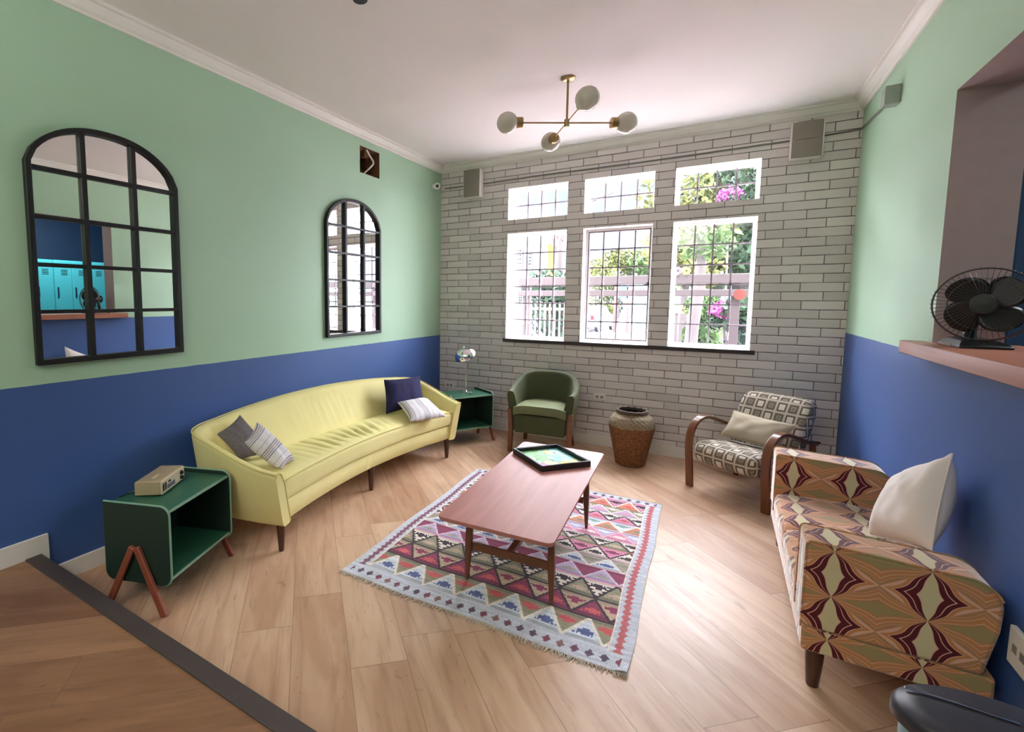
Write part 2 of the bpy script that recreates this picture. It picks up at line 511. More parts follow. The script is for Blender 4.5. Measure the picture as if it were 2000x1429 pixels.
def wicker_mat():
    m = Mat('woven_wicker', rough=0.7)
    x, y, z = m.obj()
    n = m.noise(55, detail=4); n2 = m.noise(14, detail=3)
    zz = (z * 95).sin() * 0.5 + 0.5
    c = m.mix((n * 1.8 - 0.4).clamp(), sr(70, 40, 24), sr(158, 102, 58))
    up = m.mix(n, sr(96, 80, 60), sr(172, 154, 124))
    m.color(m.mix((z + (n2 - 0.5) * 0.03).gt(0.335), c, up))
    m.bump(n + zz * 0.3, 0.9, 0.01)
    return m.m
M_WICKER = wicker_mat()

def glass_mat(name='window_glass', tint=(1, 1, 1), mixf=0.06):
    m = bpy.data.materials.new(name); m.use_nodes = True; t = m.node_tree; t.nodes.clear()
    o = t.nodes.new('ShaderNodeOutputMaterial'); a = t.nodes.new('ShaderNodeBsdfTransparent'); a.inputs[0].default_value = (*tint, 1)
    g = t.nodes.new('ShaderNodeBsdfGlossy'); g.inputs['Roughness'].default_value = 0.02
    x = t.nodes.new('ShaderNodeMixShader'); x.inputs[0].default_value = mixf
    t.links.new(a.outputs[0], x.inputs[1]); t.links.new(g.outputs[0], x.inputs[2]); t.links.new(x.outputs[0], o.inputs[0])
    return m
M_GLASS = glass_mat()
# ------------------------------------------------------------------ room shell
def panel(name, fn, u0, u1, z0, z1, holes, depth, mats, back=True):
    """wall slab with rectangular holes; fn(u, z, d) gives the point d behind the face; mats = face, reveal"""
    us = sorted({u0, u1, *[q for h in holes for q in h[:2]]}); zs = sorted({z0, z1, *[q for h in holes for q in h[2:]]})
    mb = MB()
    def inhole(u, z): return any(h[0] < u < h[1] and h[2] < z < h[3] for h in holes)
    for i in range(len(us) - 1):
        for j in range(len(zs) - 1):
            if inhole((us[i] + us[i + 1]) / 2, (zs[j] + zs[j + 1]) / 2): continue
            for d in ((0, depth) if back else (0,)):
                mb.add([fn(us[i], zs[j], d), fn(us[i + 1], zs[j], d), fn(us[i + 1], zs[j + 1], d), fn(us[i], zs[j + 1], d)], [(0, 1, 2, 3)])
    mb.cur = 1
    for a, b, c, d in holes:
        q = [(a, c), (b, c), (b, d), (a, d)]
        for k in range(4):
            p, r = q[k], q[(k + 1) % 4]
            mb.add([fn(*p, 0), fn(*r, 0), fn(*r, depth), fn(*p, depth)], [(0, 1, 2, 3)])
    mb.cur = 0
    q = [(u0, z0), (u1, z0), (u1, z1), (u0, z1)]
    for k in range(4):
        p, r = q[k], q[(k + 1) % 4]
        mb.add([fn(*p, 0), fn(*r, 0), fn(*r, depth), fn(*p, depth)], [(0, 1, 2, 3)])
    return struct(mb.build(name, mats))

holes = [(a, b, c, d) for a, b in WINX for c, d in (WZL, WZU)]
panel('wall_back', lambda u, z, d: (u, d, z), -0.2, RW + 0.25, -0.45, 3.1, holes, 0.24, [M_BRICK, M_REVEAL])
VENT = (-1.452, -1.166, 2.508, 2.735)
M_CAVITY = plain('rough_brown_cavity', sr(112, 76, 48), 0.95, var=0.5, vscale=14, bump=0.6, bscale=25)
panel('wall_left', lambda u, z, d: (-d, u, z), YB, 0, -0.1, 3.0, [VENT], 0.2, [M_LEFT, M_CAVITY])
OPEN = (-3.55, -1.81, 1.166, 2.307)
panel('wall_right', lambda u, z, d: (RW + d, u, z), YB, 0, -0.1, 3.0, [OPEN], 0.215, [M_RIGHT, M_MAUVE])
panel('wall_rear', lambda u, z, d: (u, YB - d, z), -0.2, RW + 0.2, -0.1, 3.0, [], 0.1, [M_LEFT, M_LEFT], back=False)
struct(MB().box((-0.2, -4.0, -0.1), (RW, 0, 0)).build('floor', M_FLOOR))
struct(MB().box((0, YB, -0.05), (RW, -3.985, 0.175)).build('floor_upper_step', M_FLOOR2))
struct(MB().box((-0.2, YB, RH), (RW + 0.3, 0.2, RH + 0.12)).build('ceiling', M_CEIL))
n = MB().box((0.0, -4.003, 0.15), (RW, -3.936, 0.181)).box((0, -3.965, 0.0), (RW, -3.945, 0.155))
tag(n.build('trim_1', M_NOSING, bevel=0.004), 'charcoal nosing strip along the edge of the raised wooden step', kind='structure')
# cornice
prof = [(0.0, 2.795), (0.012, 2.795), (0.016, 2.806), (0.03, 2.815), (0.046, 2.836), (0.052, 2.85), (0.066, 2.852), (0.066, RH), (0.0, RH)]
def cornice(name, ends):
    mb = MB(); mb.rings([[e(p, z) for p, z in prof] for e in ends]); struct(mb.build(name, M_WHITE))
cornice('trim_2', [lambda p, z: (p, YB, z), lambda p, z: (p, -p, z)])
cornice('trim_3', [lambda p, z: (p, -p, z), lambda p, z: (RW - p, -p, z)])
cornice('trim_4', [lambda p, z: (RW - p, -p, z), lambda p, z: (RW - p, YB, z)])
# baseboards
mb = MB()
mb.box((0, YB, 0.175), (0.014, -3.98, 0.268)).box((0, -3.98, 0.0), (0.014, -3.905, 0.268)).box((0, -3.905, 0), (0.014, -0.014, 0.088))
struct(mb.build('baseboard_left', M_WHITE))
struct(MB().box((0, -0.014, 0), (RW, 0, 0.09)).build('baseboard_back', M_WHITE))
mb = MB().box((RW - 0.014, -3.94, 0), (RW, -0.014, 0.09)).box((RW - 0.014, YB, 0.175), (RW, -4.0, 0.268))
struct(mb.build('baseboard_right', M_WHITE))

# vent hole with loose cable
mb = MB()
a, b, c, d = VENT
mb.box((-0.26, a - 0.02, c - 0.02), (-0.2, b + 0.02, d + 0.02))
random.seed(3)
for k in range(26):
    y = random.uniform(a, b); z = random.choice([c, c, c + random.uniform(0, .2)])
    r = random.uniform(0.012, 0.035); x = -random.uniform(0.06, 0.18)
    mb.box((x - r, max(a, y - r), max(c, z - r * 0.3)), (x + r * 0.3, min(b, y + r), min(d, z + r * 1.4)))
ve = thing('wall_cavity', 'square hole knocked in the green wall above the far arched mirror', 'hole', (-0.1, (a + b) / 2, c))
def rel(o, p):
    """keep world placement of a mesh built in world coordinates"""
    o.parent = p; o.matrix_parent_inverse = Matrix.LocRotScale(p.location, p.rotation_euler, p.scale).inverted(); return o
rel(mb.build('rubble', M_CAVITY), ve)
pts = spline([(-0.03, a + 0.13, d - 0.0), (-0.04, a + 0.19, d - 0.035), (-0.03, a + 0.235, d - 0.09), (-0.05, a + 0.21, c + 0.09), (-0.1, a + 0.17, c + 0.03)], 6)
o = rel(MB().tube(pts, 0.008, 8).build('cable', M_WHITE, smooth=True), ve); o['label'] = 'white loose cable'

# ------------------------------------------------------------------ windows
M_BAR = plain('white_grille_paint', sr(122, 112, 120), 0.5)
M_CASE = plain('greyed_casement_paint', sr(104, 92, 96), 0.5)
def bars(mb, x0, x1, z0, z1, nx, nz, y, t):
    for i in range(1, nx): x = lerp(x0, x1, i / nx); mb.box((x - t, y - t * 0.6, z0), (x + t, y + t * 0.6, z1))
    for j in range(1, nz): z = lerp(z0, z1, j / nz); mb.box((x0, y - t * 0.6, z - t), (x1, y + t * 0.6, z + t))
def frame(mb, x0, x1, z0, z1, y0, y1, w):
    mb.box((x0, y0, z0), (x0 + w, y1, z1)).box((x1 - w, y0, z0), (x1, y1, z1)).box((x0 + w, y0, z0), (x1 - w, y1, z0 + w)).box((x0 + w, y0, z1 - w), (x1 - w, y1, z1))
wlab = {(0, 0): 'tall barred window on the left, beside the chrome lamp', (1, 0): 'tall barred middle window with greyed casement', (2, 0): 'tall barred window on the right with round pink sticker',
        (0, 1): 'low transom window on the left, top row', (1, 1): 'low transom window in the middle, top row', (2, 1): 'low transom window on the right, top row'}
k = 0
for j, (c, d) in enumerate((WZL, WZU)):
    for i, (a, b) in enumerate(WINX):
        k += 1
        w = thing('window_%d' % k, wlab[(i, j)], None, ((a + b) / 2, 0.12, c), kind='structure')
        fm = MB(); frame(fm, a, b, c, d, 0.14, 0.2, 0.022)
        rel(fm.build('window_frame', M_REVEAL, bevel=0.003), w)
        g = MB(); bars(g, a + 0.02, b - 0.02, c + 0.02, d - 0.02, 4, 6 if j == 0 else 2, 0.15, 0.0062)
        rel(g.build('grille', M_BAR), w)
        if i == 1 and j == 0:
            cm = MB(); frame(cm, a + 0.022, b - 0.022, c + 0.022, d - 0.022, 0.115, 0.135, 0.013)
            rel(cm.build('casement', M_CASE), w)
            hm = MB().box((b - 0.045, 0.095, c + 0.54), (b - 0.02, 0.12, c + 0.57)).tube([(b - 0.03, 0.1, c + 0.555), (b - 0.035, 0.07, c + 0.553), (b - 0.07, 0.065, c + 0.545)], 0.006, 6)
            rel(hm.build('latch', M_BLACK), w)
        rel(MB().box((a + 0.01, 0.171, c + 0.01), (b - 0.01, 0.175, d - 0.01)).build('pane', M_GLASS), w)
p0 = MB().box((0.772, -0.026, 0.962), (2.972, 0.0, 0.996)); p0.box((0.79, 0, 0.97), (2.95, 0.02, 0.9975))
tag(p0.build('trim_5', M_SILL, bevel=0.004), 'thin dark brown sill strip under the three tall windows', kind='structure')
# round sticker on the right tall window
M_PINK = plain('faded_red_sticker', sr(196, 116, 108), 0.5, var=0.04)
st = MB(); c0 = at(1445, 575, y=0.168)
Mr = Matrix.Translation(c0) @ Matrix.Rotation(PI / 2, 4, 'X')
st.lathe([(0.0001, 0), (0.046, 0), (0.046, 0.002), (0.0001, 0.002)], n=32, cap0=False, cap1=False, M=Mr)
tag(st.build('window_sticker', M_PINK), 'round pink sticker on the pane of the right tall window', 'sticker')

# ------------------------------------------------------------------ room behind the opening
M_DKBLUE = plain('deep_blue_wall_paint', sr(24, 58, 92), 0.6, var=0.08)
M_TEAL = plain('turquoise_locker_paint', sr(70, 178, 190), 0.4, var=0.05)
SX0, SX1, SY0, SY1 = RW + 0.215, 6.3, -5.2, 0.6
sb = MB().box((SX1, SY0, 0), (SX1 + 0.1, SY1, RH)); struct(sb.build('wall_side_room_east', M_DKBLUE))
struct(MB().box((SX0, SY1, 0), (SX1, SY1 + 0.1, RH)).build('wall_side_room_north', M_DKBLUE))
struct(MB().box((SX0, SY0 - 0.1, 0), (SX1, SY0, RH)).build('wall_side_room_south', M_DKBLUE))
struct(MB().box((SX0, SY0, -0.1), (SX1, SY1, 0.0)).build('floor_side_room', M_FLOOR2))
struct(MB().box((RW + 0.3, SY0, RH), (SX1, SY1, RH + 0.1)).build('ceiling_side_room', M_CEIL))
struct(MB().box((RW + 0.205, -1.8, 0.0), (RW + 0.225, 0.6, RH)).build('wall_side_room_west', M_DKBLUE))
area_light('side_room_lamp', (4.75, -1.8, 2.8), (0.15, 0, -1), 0.7, 0.7, 13, (0.95, 0.98, 1.0))
def locker():
    t = thing('locker', 'turquoise metal locker in the side room, nearest the opening edge', 'locker', (0, 0, 0))
    MB().box((0, 0, 0.0), (0.45, 0.46, 1.95)).build('body', M_TEAL, t, bevel=0.004)
    for kk in range(2):
        dd = MB().box((-0.018, 0.006 + kk * 0.228, 0.08), (0.0, 0.226 + kk * 0.228, 1.93)).build('door', M_TEAL, t, bevel=0.005)
        hh = MB().box((-0.03, 0.03 + kk * 0.228, 1.42), (-0.018, 0.05 + kk * 0.228, 1.56))
        o = hh.build('handle', M_CHROME, dd); hh = MB()
        for q in range(4): hh.box((-0.021, 0.09 + kk * 0.228, 1.74 + q * 0.022), (-0.018, 0.17 + kk * 0.228, 1.746 + q * 0.022))
        hh.build('vent_slots', M_BLACK, dd)
    return t
LP = locker()
for i in range(5):
    o = LP if i == 0 else copy_tree(LP)
    o.location = (5.45, -1.22 - 0.465 * i, 0)
    o['group'] = 'turquoise lockers in the side room'
    o['label'] = ['turquoise locker in the side room, first from the window side', 'turquoise locker in the side room, second from the window side', 'turquoise locker in the side room, third from the window side', 'turquoise locker in the side room, fourth from the window side', 'turquoise locker in the side room, farthest from the window side'][i]

# wooden ledge in the opening
lg = MB().rings([[(RW - 0.082, -3.55, z), (RW + 0.26, -3.55, z), (RW + 0.26, -1.812, z), (RW - 0.001, -1.812, z), (RW - 0.001, -1.7, z), (RW - 0.082, -1.7, z)] for z in (1.168, 1.226)])
tag(lg.build('counter_ledge', M_LEDGE, bevel=0.003), 'reddish wooden ledge of the opening in the right wall', 'ledge')
# ------------------------------------------------------------------ chartreuse curved sofa
def yellow_sofa():
    t = thing('curved_sofa', 'long curved chartreuse velvet sofa against the blue wall', 'sofa', (0.4, -2.1, 0))
    YC = -2.1
    # outer plan line from the near arm front round the back to the far arm front
    half = [(0.785, 1.035), (0.62, 1.085), (0.42, 1.125), (0.24, 1.135), (0.135, 1.06), (0.10, 0.92), (0.065, 0.62), (0.045, 0.3)]
    pl = [(x, YC - y) for x, y in half] + [(0.04, YC)] + [(x, YC + y) for x, y in half[::-1]]
    path = spline([(x, y, 0) for x, y in pl], 12)
    N = len(path)
    L = [0]
    for i in range(1, N): L.append(L[-1] + (path[i] - path[i - 1]).length)
    rings = []; inner = []; toprim = []; basis = []
    for i, p in enumerate(path):
        s = abs(L[i] / L[-1] * 2 - 1)          # 1 at the arm fronts, 0 mid back
        tg = (path[min(i + 1, N - 1)] - path[max(i - 1, 0)]).normalized()
        nin = Vector((-tg.y, tg.x, 0)) * -1
        if nin.dot(Vector((0.45, YC, 0)) - p) < 0: nin = -nin
        top = 0.487 + (0.715 - 0.487) * (1 - smooth((s - 0.05) / 0.98)) ** 0.9
        if s < 0.62: top = 0.655 + 0.06 * (1 - (s / 0.62) ** 2)
        else: top = 0.487 + 0.168 * (1 - smooth((s - 0.62) / 0.40)) + 0.0
        arm = smooth((s - 0.52) / 0.2)
        thb = lerp(0.25, 0.075, arm)            # thickness at the seat
        tht = lerp(0.085, 0.055, arm)
        fl = lerp(0.0, 0.075, arm)              # the arms lean outwards
        def gat(i, c, s=s):
            m = math.exp(-((L[i] / L[-1] * 2 - 1) / 0.24) ** 2) * math.sin(PI * min(1, c * 1.1)) ** 0.5
            ph = L[i] * 95 + 2.2 * noise.noise(Vector((L[i] * 7, c * 1.5, 3)))
            return -0.0065 * m * (0.5 + 0.5 * math.sin(ph)) ** 2 * (0.6 + noise.noise(Vector((L[i] * 9, c * 2, 9)))) * 1.8
        def q(d, z):
            zz = (z - 0.17) / (top - 0.17)
            return p + nin * (d + fl * (1 - zz)) - nin * 0.0 + Vector((0, 0, z)) - nin * fl * 0.55
        ring = [q(0.012, 0.17), q(0.0, 0.19), q(0.0, 0.3), q(0.0, top - 0.03), q(0.008, top - 0.008), q(0.025, top), q(tht - 0.012, top - 0.004),
                q(tht + 0.004, top - 0.02), *[q(lerp(tht + 0.004, thb, c) + gat(i, c), lerp(top - 0.02, 0.4, c)) for c in (0.12, 0.26, 0.4, 0.55, 0.7, 0.85)], q(thb, 0.40), q(thb + 0.0, 0.30), q(thb, 0.18), q(thb - 0.012, 0.17)]
        rings.append(ring); toprim.append(q(0.004, top - 0.004)); basis.append((nin, thb))
    mb = MB().rings(rings, True, True, True)
    rel(mb.build('backrest', M_YELLOW, smooth=True, angle=60), t)
    rel(MB().tube([v + Vector((0, 0, 0.002)) for v in toprim], 0.0045, 6).build('piping', M_YPIPE, smooth=True), t)
    for e in (0, -1):
        r = rings[e]; rel(MB().tube([r[k] for k in (3, 4, 5, 6, 7, 8, 10, 12, 14, 16)], 0.004, 6).build('piping', M_YPIPE, smooth=True), t)
    # seat cushion with concave front
    def front(y): return 0.648 + 0.115 * abs((y - YC) / 1.0) ** 1.9
    y0, y1 = YC - 0.992, YC + 0.992
    def backx(y):
        return 0.22 + 0.0 * y
    prof = [(0.0, 0.30), (0.0, 0.41), (0.25, 0.43), (0.55, 0.437), (0.85, 0.432), (0.96, 0.42), (0.995, 0.40), (1.0, 0.37), (1.0, 0.33), (0.99, 0.305), (0.9, 0.30)]
    NU = 240
    def seat(u, v):
        y = lerp(y0, y1, u); f = v * (len(prof) - 1); i = min(int(f), len(prof) - 2); g = f - i
        a = lerp(prof[i][0], prof[i + 1][0], g); z = lerp(prof[i][1], prof[i + 1][1], g)
        e = min(1, (min(u, 1 - u)) * 30)
        x = lerp(backx(y), front(y), a)
        z -= 0.02 * (1 - smooth(e)) * (z > 0.38)
        m = math.exp(-((y - YC + 0.05) / 0.42) ** 2) * smooth(a * 3) * smooth((0.97 - a) * 5) * (z > 0.4)
        ph = (y + 0.42 * (a - 0.5) * (y - YC) * 0.9 + 0.16 * a)
        wv = math.sin(ph * 74 + 2 * noise.noise(Vector((ph * 6, a * 2, 0)))) * 0.5 + 0.5
        amp = 0.5 + noise.noise(Vector((y * 5, a * 2.5, 4.0)))
        z -= 0.017 * m * (wv ** 4) * max(0.1, amp) * 1.6
        z += noise.noise(Vector((x * 4, y * 4, 1))) * 0.004
        return (x, y, z)
    sc = MB().grid(seat, NU, 40)
    for uu in (0, 1):
        sc.add([seat(uu, k / 40) for k in range(41)], [tuple(range(41))])
    rel(sc.build('seat_cushion', M_YELLOW, smooth=True, angle=80), t)
    pp = [(front(lerp(y0, y1, k / 40)) * 0.999 - 0.006, lerp(y0, y1, k / 40), 0.4185) for k in range(41)]
    rel(MB().tube(pp, 0.004, 6).build('piping', M_YPIPE, smooth=True), t)
    # front rail
    rl = MB()
    rings = []
    for k in range(61):
        y = lerp(y0 - 0.0, y1 + 0.0, k / 60); x = front(y) - 0.022 + 0.01 * abs((y - YC)) ** 2
        g = 0.0018 * math.sin(k * 2.3) * math.exp(-((y - YC) / 0.35) ** 2)
        rings.append([(x - 0.45, y, 0.175), (x - 0.02, y, 0.17), (x + g, y, 0.185), (x + 0.003 + g, y, 0.235), (x + g, y, 0.285), (x - 0.02, y, 0.3), (x - 0.45, y, 0.3)])
    rl.rings(rings); rel(rl.build('front_rail', M_YELLOW, smooth=True, angle=50), t)
    # legs
    for (x, y) in [(0.705, -3.06), (0.60, -2.095), (0.715, -1.14), (0.28, -3.08), (0.2, -2.1), (0.28, -1.12)]:
        lm = MB().lathe([(0.013, 0.0), (0.015, 0.004), (0.027, 0.172), (0.027, 0.18)], (x, y, 0), 16)
        rel(lm.build('leg', M_DARKLEG, smooth=True), t)
    return t
yellow_sofa()

def seated(name, label, cat, mat, corners, thick, group=None, **kw):
    o = cushion(name, mat, corners, thick, **kw)
    return tag(o, label, cat, group)
seated('throw_cushion', 'plain navy cushion leaning at the far end of the yellow sofa', 'cushion', M_NAVY,
       [(0.40, -1.64, 0.445), (0.52, -1.18, 0.445), (0.405, -1.09, 0.71), (0.285, -1.51, 0.72)], 0.13, group='cushions on the yellow sofa', seed=2, wr=0.004)
seated('throw_cushion', 'striped off-white cushion lying in front of the navy cushion', 'cushion', M_STRIPE,
       [(0.70, -1.72, 0.448), (0.84, -1.36, 0.435), (0.53, -1.18, 0.53), (0.44, -1.53, 0.54)], 0.10, group='cushions on the yellow sofa', seed=3, wr=0.005)
seated('throw_cushion', 'dark grey tweed cushion in the near corner of the yellow sofa', 'cushion', M_GREYTW,
       [(0.36, -3.06, 0.46), (0.43, -2.82, 0.44), (0.235, -2.95, 0.70), (0.20, -3.10, 0.60)], 0.09, group='cushions on the yellow sofa', seed=4, wr=0.004)
seated('throw_cushion', 'striped off-white cushion leaning on the near sofa arm', 'cushion', M_STRIPE2,
       [(0.70, -3.03, 0.455), (0.60, -2.84, 0.435), (0.42, -2.98, 0.685), (0.48, -3.12, 0.60)], 0.11, group='cushions on the yellow sofa', seed=5, wr=0.005)

# ------------------------------------------------------------------ green open side cabinets
def cabinet(name, label, loc, rz, group):
    """origin: front left foot corner, x along the front, y to the back"""
    t = thing(name, label, 'side table', loc, rz, group)
    W, D, H, B = 0.478, 0.34, 0.492, 0.125
    def side(x, th):
        r = 0.045; pts = []
        def arc(cx, cz, a0, a1):
            for k in range(7): a = math.radians(lerp(a0, a1, k / 6)); pts.append((cx + r * math.cos(a), cz + r * math.sin(a)))
        arc(r, B + r, 180, 270); arc(D - r, B + r, 270, 360)
        pts.append((D, H)); arc(r, H - r, 90, 180)
        return MB().rings([[(x, p, z) for p, z in pts], [(x + th, p, z) for p, z in pts]])
    s1 = side(0, 0.012).build('side_panel', M_CABSIDE, t, bevel=0.002)
    s2 = side(W - 0.012, 0.012).build('side_panel', M_CABSIDE, t, bevel=0.002)
    for s, x in ((s1, -0.001), (s2, W - 0.013)):
        r = 0.045
        pts = [(x + 0.007, r + r * math.cos(math.radians(a)), H - r + r * math.sin(math.radians(a))) for a in range(90, 181, 15)]
        pts = [(x + 0.007, D, H)] + pts + [(x + 0.007, r + r * math.cos(math.radians(a)), B + r + r * math.sin(math.radians(a))) for a in range(180, 271, 15)]
        MB().tube([Vector(p) + Vector((0, -0.001, 0)) for p in pts], 0.0052, 8).build('edge_strip', M_CABEDGE, s, smooth=True)
    MB().box((0.012, 0.012, H - 0.036), (W - 0.012, D, H - 0.02)).build('top', M_CABG, t, bevel=0.002)
    MB().box((0.012, 0.012, B + 0.018), (W - 0.012, D, B + 0.034)).build('shelf', M_CABG, t, bevel=0.002)
    MB().box((0.012, D - 0.014, B + 0.034), (W - 0.012, D - 0.004, H - 0.036)).build('back_panel', M_CABSIDE, t)
    for z in (H - 0.028, B + 0.026):
        MB().box((0.012, 0.009, z - 0.006), (W - 0.012, 0.013, z + 0.006)).build('edge_strip', M_CABEDGE, t)
    for sx, x in ((-1, -0.011), (1, W + 0.011)):
        for y1, y2 in ((D * 0.5 - 0.01, 0.02), (D * 0.5 + 0.01, D - 0.02)):
            MB().beam((x, y1, 0.30), (x + sx * 0.012, y2, 0.0), 0.02, 0.03, up=(0, 1, 0)).build('leg', M_REDLEG, t, bevel=0.004)
    return t
CAB1 = cabinet('side_cabinet', 'dark green open side cabinet with a radio on top, beside the step', (0.715, -3.71, 0), math.radians(110.5), 'dark green open side cabinets')
CAB2 = cabinet('side_cabinet', 'dark green open side cabinet under the chrome lamp', (0.60, -0.845, 0), math.radians(57), 'dark green open side cabinets')

# radio
def radio():
    t = thing('clock_radio', 'cream clock radio on the near green cabinet', 'radio', (0.525, -3.632, 0.4735), math.radians(122))
    W, D, H = 0.23, 0.125, 0.072
    MB().rings([[(x, 0, 0.006), (x, D, 0.0), (x, D, H * 0.9), (x, D - 0.012, H), (x, 0.0, H + 0.002)] for x in (0, W)]).build('case', M_TANP, t, bevel=0.006, seg=3)
    fr = MB().box((0.003, -0.006, 0.006), (W - 0.003, 0.003, H - 0.001)).build('face', M_CREAMP, t, bevel=0.003)
    g = MB().box((0.014, -0.008, 0.02), (0.022, -0.005, H - 0.016)); g.box((0.032, -0.008, 0.02), (0.036, -0.005, H - 0.016)).box((0.04, -0.008, 0.02), (0.044, -0.005, H - 0.016))
    g.build('speaker_slots', M_BLACKP, fr)
    MB().box((0.055, -0.008, 0.018), (0.125, -0.005, 0.038)).build('dial_window', plain('grey_dial_glass', sr(110, 106, 124), 0.2), fr)
    MB().box((0.065, -0.008, 0.045), (0.085, -0.005, 0.054)).build('display', M_BLACKP, fr)
    for zz in (0.026, 0.05):
        MB().lathe([(0.010, 0), (0.010, 0.009), (0.007, 0.012)], (0, 0, 0), 16, M=Matrix.Translation((0.19, -0.006, zz)) @ Matrix.Rotation(PI / 2, 4, 'X')).build('knob', M_BLACKP, t, smooth=True)
    MB().box((0.04, 0.05, H), (0.09, 0.062, H + 0.003)).build('button', M_CREAMP, t)
    for x in (0.02, W - 0.02):
        MB().lathe([(0.006, -0.0015), (0.006, 0.007)], (x, 0.02, 0), 10).build('foot', M_BLACKP, t)
    MB().tube([(0.0 + 0.02, D - 0.01, 0.02), (0.0, D + 0.03, 0.012), (-0.02, D + 0.06, 0.004)], 0.003, 6).build('power_cord', M_BLACKP, t, smooth=True)
radio()

# chrome table lamp
def lamp():
    t = thing('table_lamp', 'chrome mushroom table lamp on the far green cabinet', 'lamp', (0.585, -0.50, 0.4735))
    MB().lathe([(0.055, 0), (0.055, 0.006), (0.048, 0.012), (0.012, 0.016), (0.007, 0.022)], n=32).build('base', M_CHROME, t, smooth=True)
    MB().tube([(0, 0, 0.015), (0, 0, 0.36)], 0.0065, 12).build('pole', M_CHROME, t, smooth=True)
    Rm = Matrix.Translation((0.0, 0, 0.35)) @ Matrix.Rotation(math.radians(-14), 4, 'Y') @ Matrix.Rotation(math.radians(8), 4, 'X')
    pr = [(0.108, -0.01), (0.112, 0.012), (0.106, 0.045), (0.09, 0.075), (0.062, 0.097), (0.03, 0.107), (0.0005, 0.109)]
    s = MB().lathe(pr + [(r - 0.003 if r > 0.01 else 0.0004, z - 0.003) for r, z in pr[::-1]], n=40, M=Rm, cap0=False, cap1=False)
    sh = s.build('lamp_shade', M_CHROME, t, smooth=True)
    MB().lathe([(0.004, 0.106), (0.009, 0.112), (0.009, 0.118), (0.0005, 0.122)], n=16, M=Rm).build('finial', M_CHROME, sh, smooth=True)
    MB().lathe([(0.012, -0.02), (0.016, 0.03), (0.012, 0.07)], n=16, M=Rm).build('lamp_holder', M_CHROME, sh, smooth=True)
    MB().box((0.05, -0.05, 0), (0.085, -0.02, 0.018)).build('switch', M_CHROME, t, bevel=0.004)
lamp()

# ------------------------------------------------------------------ green tub chair
def tub_chair():
    t = thing('tub_chair', 'olive green velvet tub chair with wooden legs by the brick wall', 'chair', (1.38, -0.62, 0), math.radians(6))
    # local: x across, y to the back, origin mid front
    W = 0.30
    half = [(0.30, 0.0, 0.565), (0.318, 0.14, 0.585), (0.31, 0.28, 0.63), (0.26, 0.41, 0.685), (0.145, 0.475, 0.715)]
    P = [(-x, y, z) for x, y, z in half] + [(0, 0.49, 0.722)] + half[::-1]
    path = spline(P, 6); N = len(path); rings = []; L = 0
    for i, p in enumerate(path):
        tg = (path[min(i + 1, N - 1)] - path[max(i - 1, 0)]); tg.z = 0; tg.normalize()
        nin = Vector((-tg.y, tg.x, 0))
        if nin.dot(Vector((0, 0.15, 0)) - Vector((p.x, p.y, 0))) < 0: nin = -nin
        s = abs(i / (N - 1) * 2 - 1)
        top = p.z; th = lerp(0.085, 0.06, s); fl = 0.055
        def q(d, z):
            zz = (z - 0.2) / (top - 0.2)
            return Vector((p.x, p.y, 0)) + nin * (d + fl * (1 - zz)) + Vector((0, 0, z))
        rings.append([q(0.01, 0.2), q(0.0, 0.22), q(-0.004, 0.4), q(0, top - 0.03), q(0.01, top - 0.008), q(0.026, top), q(th - 0.012, top - 0.006), q(th, top - 0.03), q(th + 0.008, 0.42), q(th, 0.3), q(th, 0.21)])
    MB().rings(rings).build('backrest', M_GREENV, t, smooth=True, bevel=0.008, seg=3, angle=60)
    for sgn, k in ((-1, 0), (1, -1)):
        r = rings[k]; MB().tube([r[j] for j in (2, 3, 4, 5, 6, 7, 8)], 0.004, 6).build('piping', M_GREENV, t, smooth=True)
    def seat(u, v):
        a, b = 2 * u - 1, v
        w = lerp(0.232, 0.20, b ** 2)
        x = a * w; y = lerp(-0.035 - 0.02 * (1 - a * a), 0.42, b)
        h = 0.425 + 0.028 * (1 - a ** 4) * (1 - (2 * b - 0.8) ** 4 if 0 else 1) * (1 - 0.3 * b)
        return (x, y, h)
    sm = MB().grid(seat, 24, 16)
    top = sm.v[:]
    ring0 = [seat(k / 24, 0) for k in range(25)]
    sm.grid(lambda u, v: Vector(seat(u, 0)) + Vector((0, -0.014 * math.sin(PI * v), -0.075 * v)), 24, 4)
    sm.grid(lambda u, v: Vector(seat(0, u)) + Vector((0, 0, -0.075 * v)), 16, 2)
    sm.grid(lambda u, v: Vector(seat(1, u)) + Vector((0, 0, -0.075 * v)), 16, 2)
    sm.build('seat_cushion', M_GREENSEAT, t, smooth=True, angle=50)
    MB().box((-0.225, -0.02, 0.19), (0.225, 0.40, 0.36)).build('seat_base', M_GREENV, t, bevel=0.012, seg=3)
    for sgn in (-1, 1):
        MB().rings([[(sgn * 0.262 - 0.019, -0.024, 0), (sgn * 0.262 + 0.019, -0.024, 0), (sgn * 0.262 + 0.019, 0.014, 0), (sgn * 0.262 - 0.019, 0.014, 0)],
                    [(sgn * 0.262 - 0.021, -0.01, 0.2), (sgn * 0.262 + 0.021, -0.01, 0.2), (sgn * 0.262 + 0.021, 0.045, 0.2), (sgn * 0.262 - 0.021, 0.045, 0.2)],
                    [(sgn * 0.27 - 0.02, -0.016, 0.40), (sgn * 0.27 + 0.02, -0.016, 0.40), (sgn * 0.27 + 0.02, 0.045, 0.40), (sgn * 0.27 - 0.02, 0.045, 0.40)]]).build('leg', M_TEAKLEG, t, bevel=0.005)
        MB().beam((sgn * 0.2, 0.40, 0.24), (sgn * 0.23, 0.46, 0.0), 0.035, 0.035, up=(0, 1, 0)).build('leg', M_TEAKLEG, t, bevel=0.005)
tub_chair()

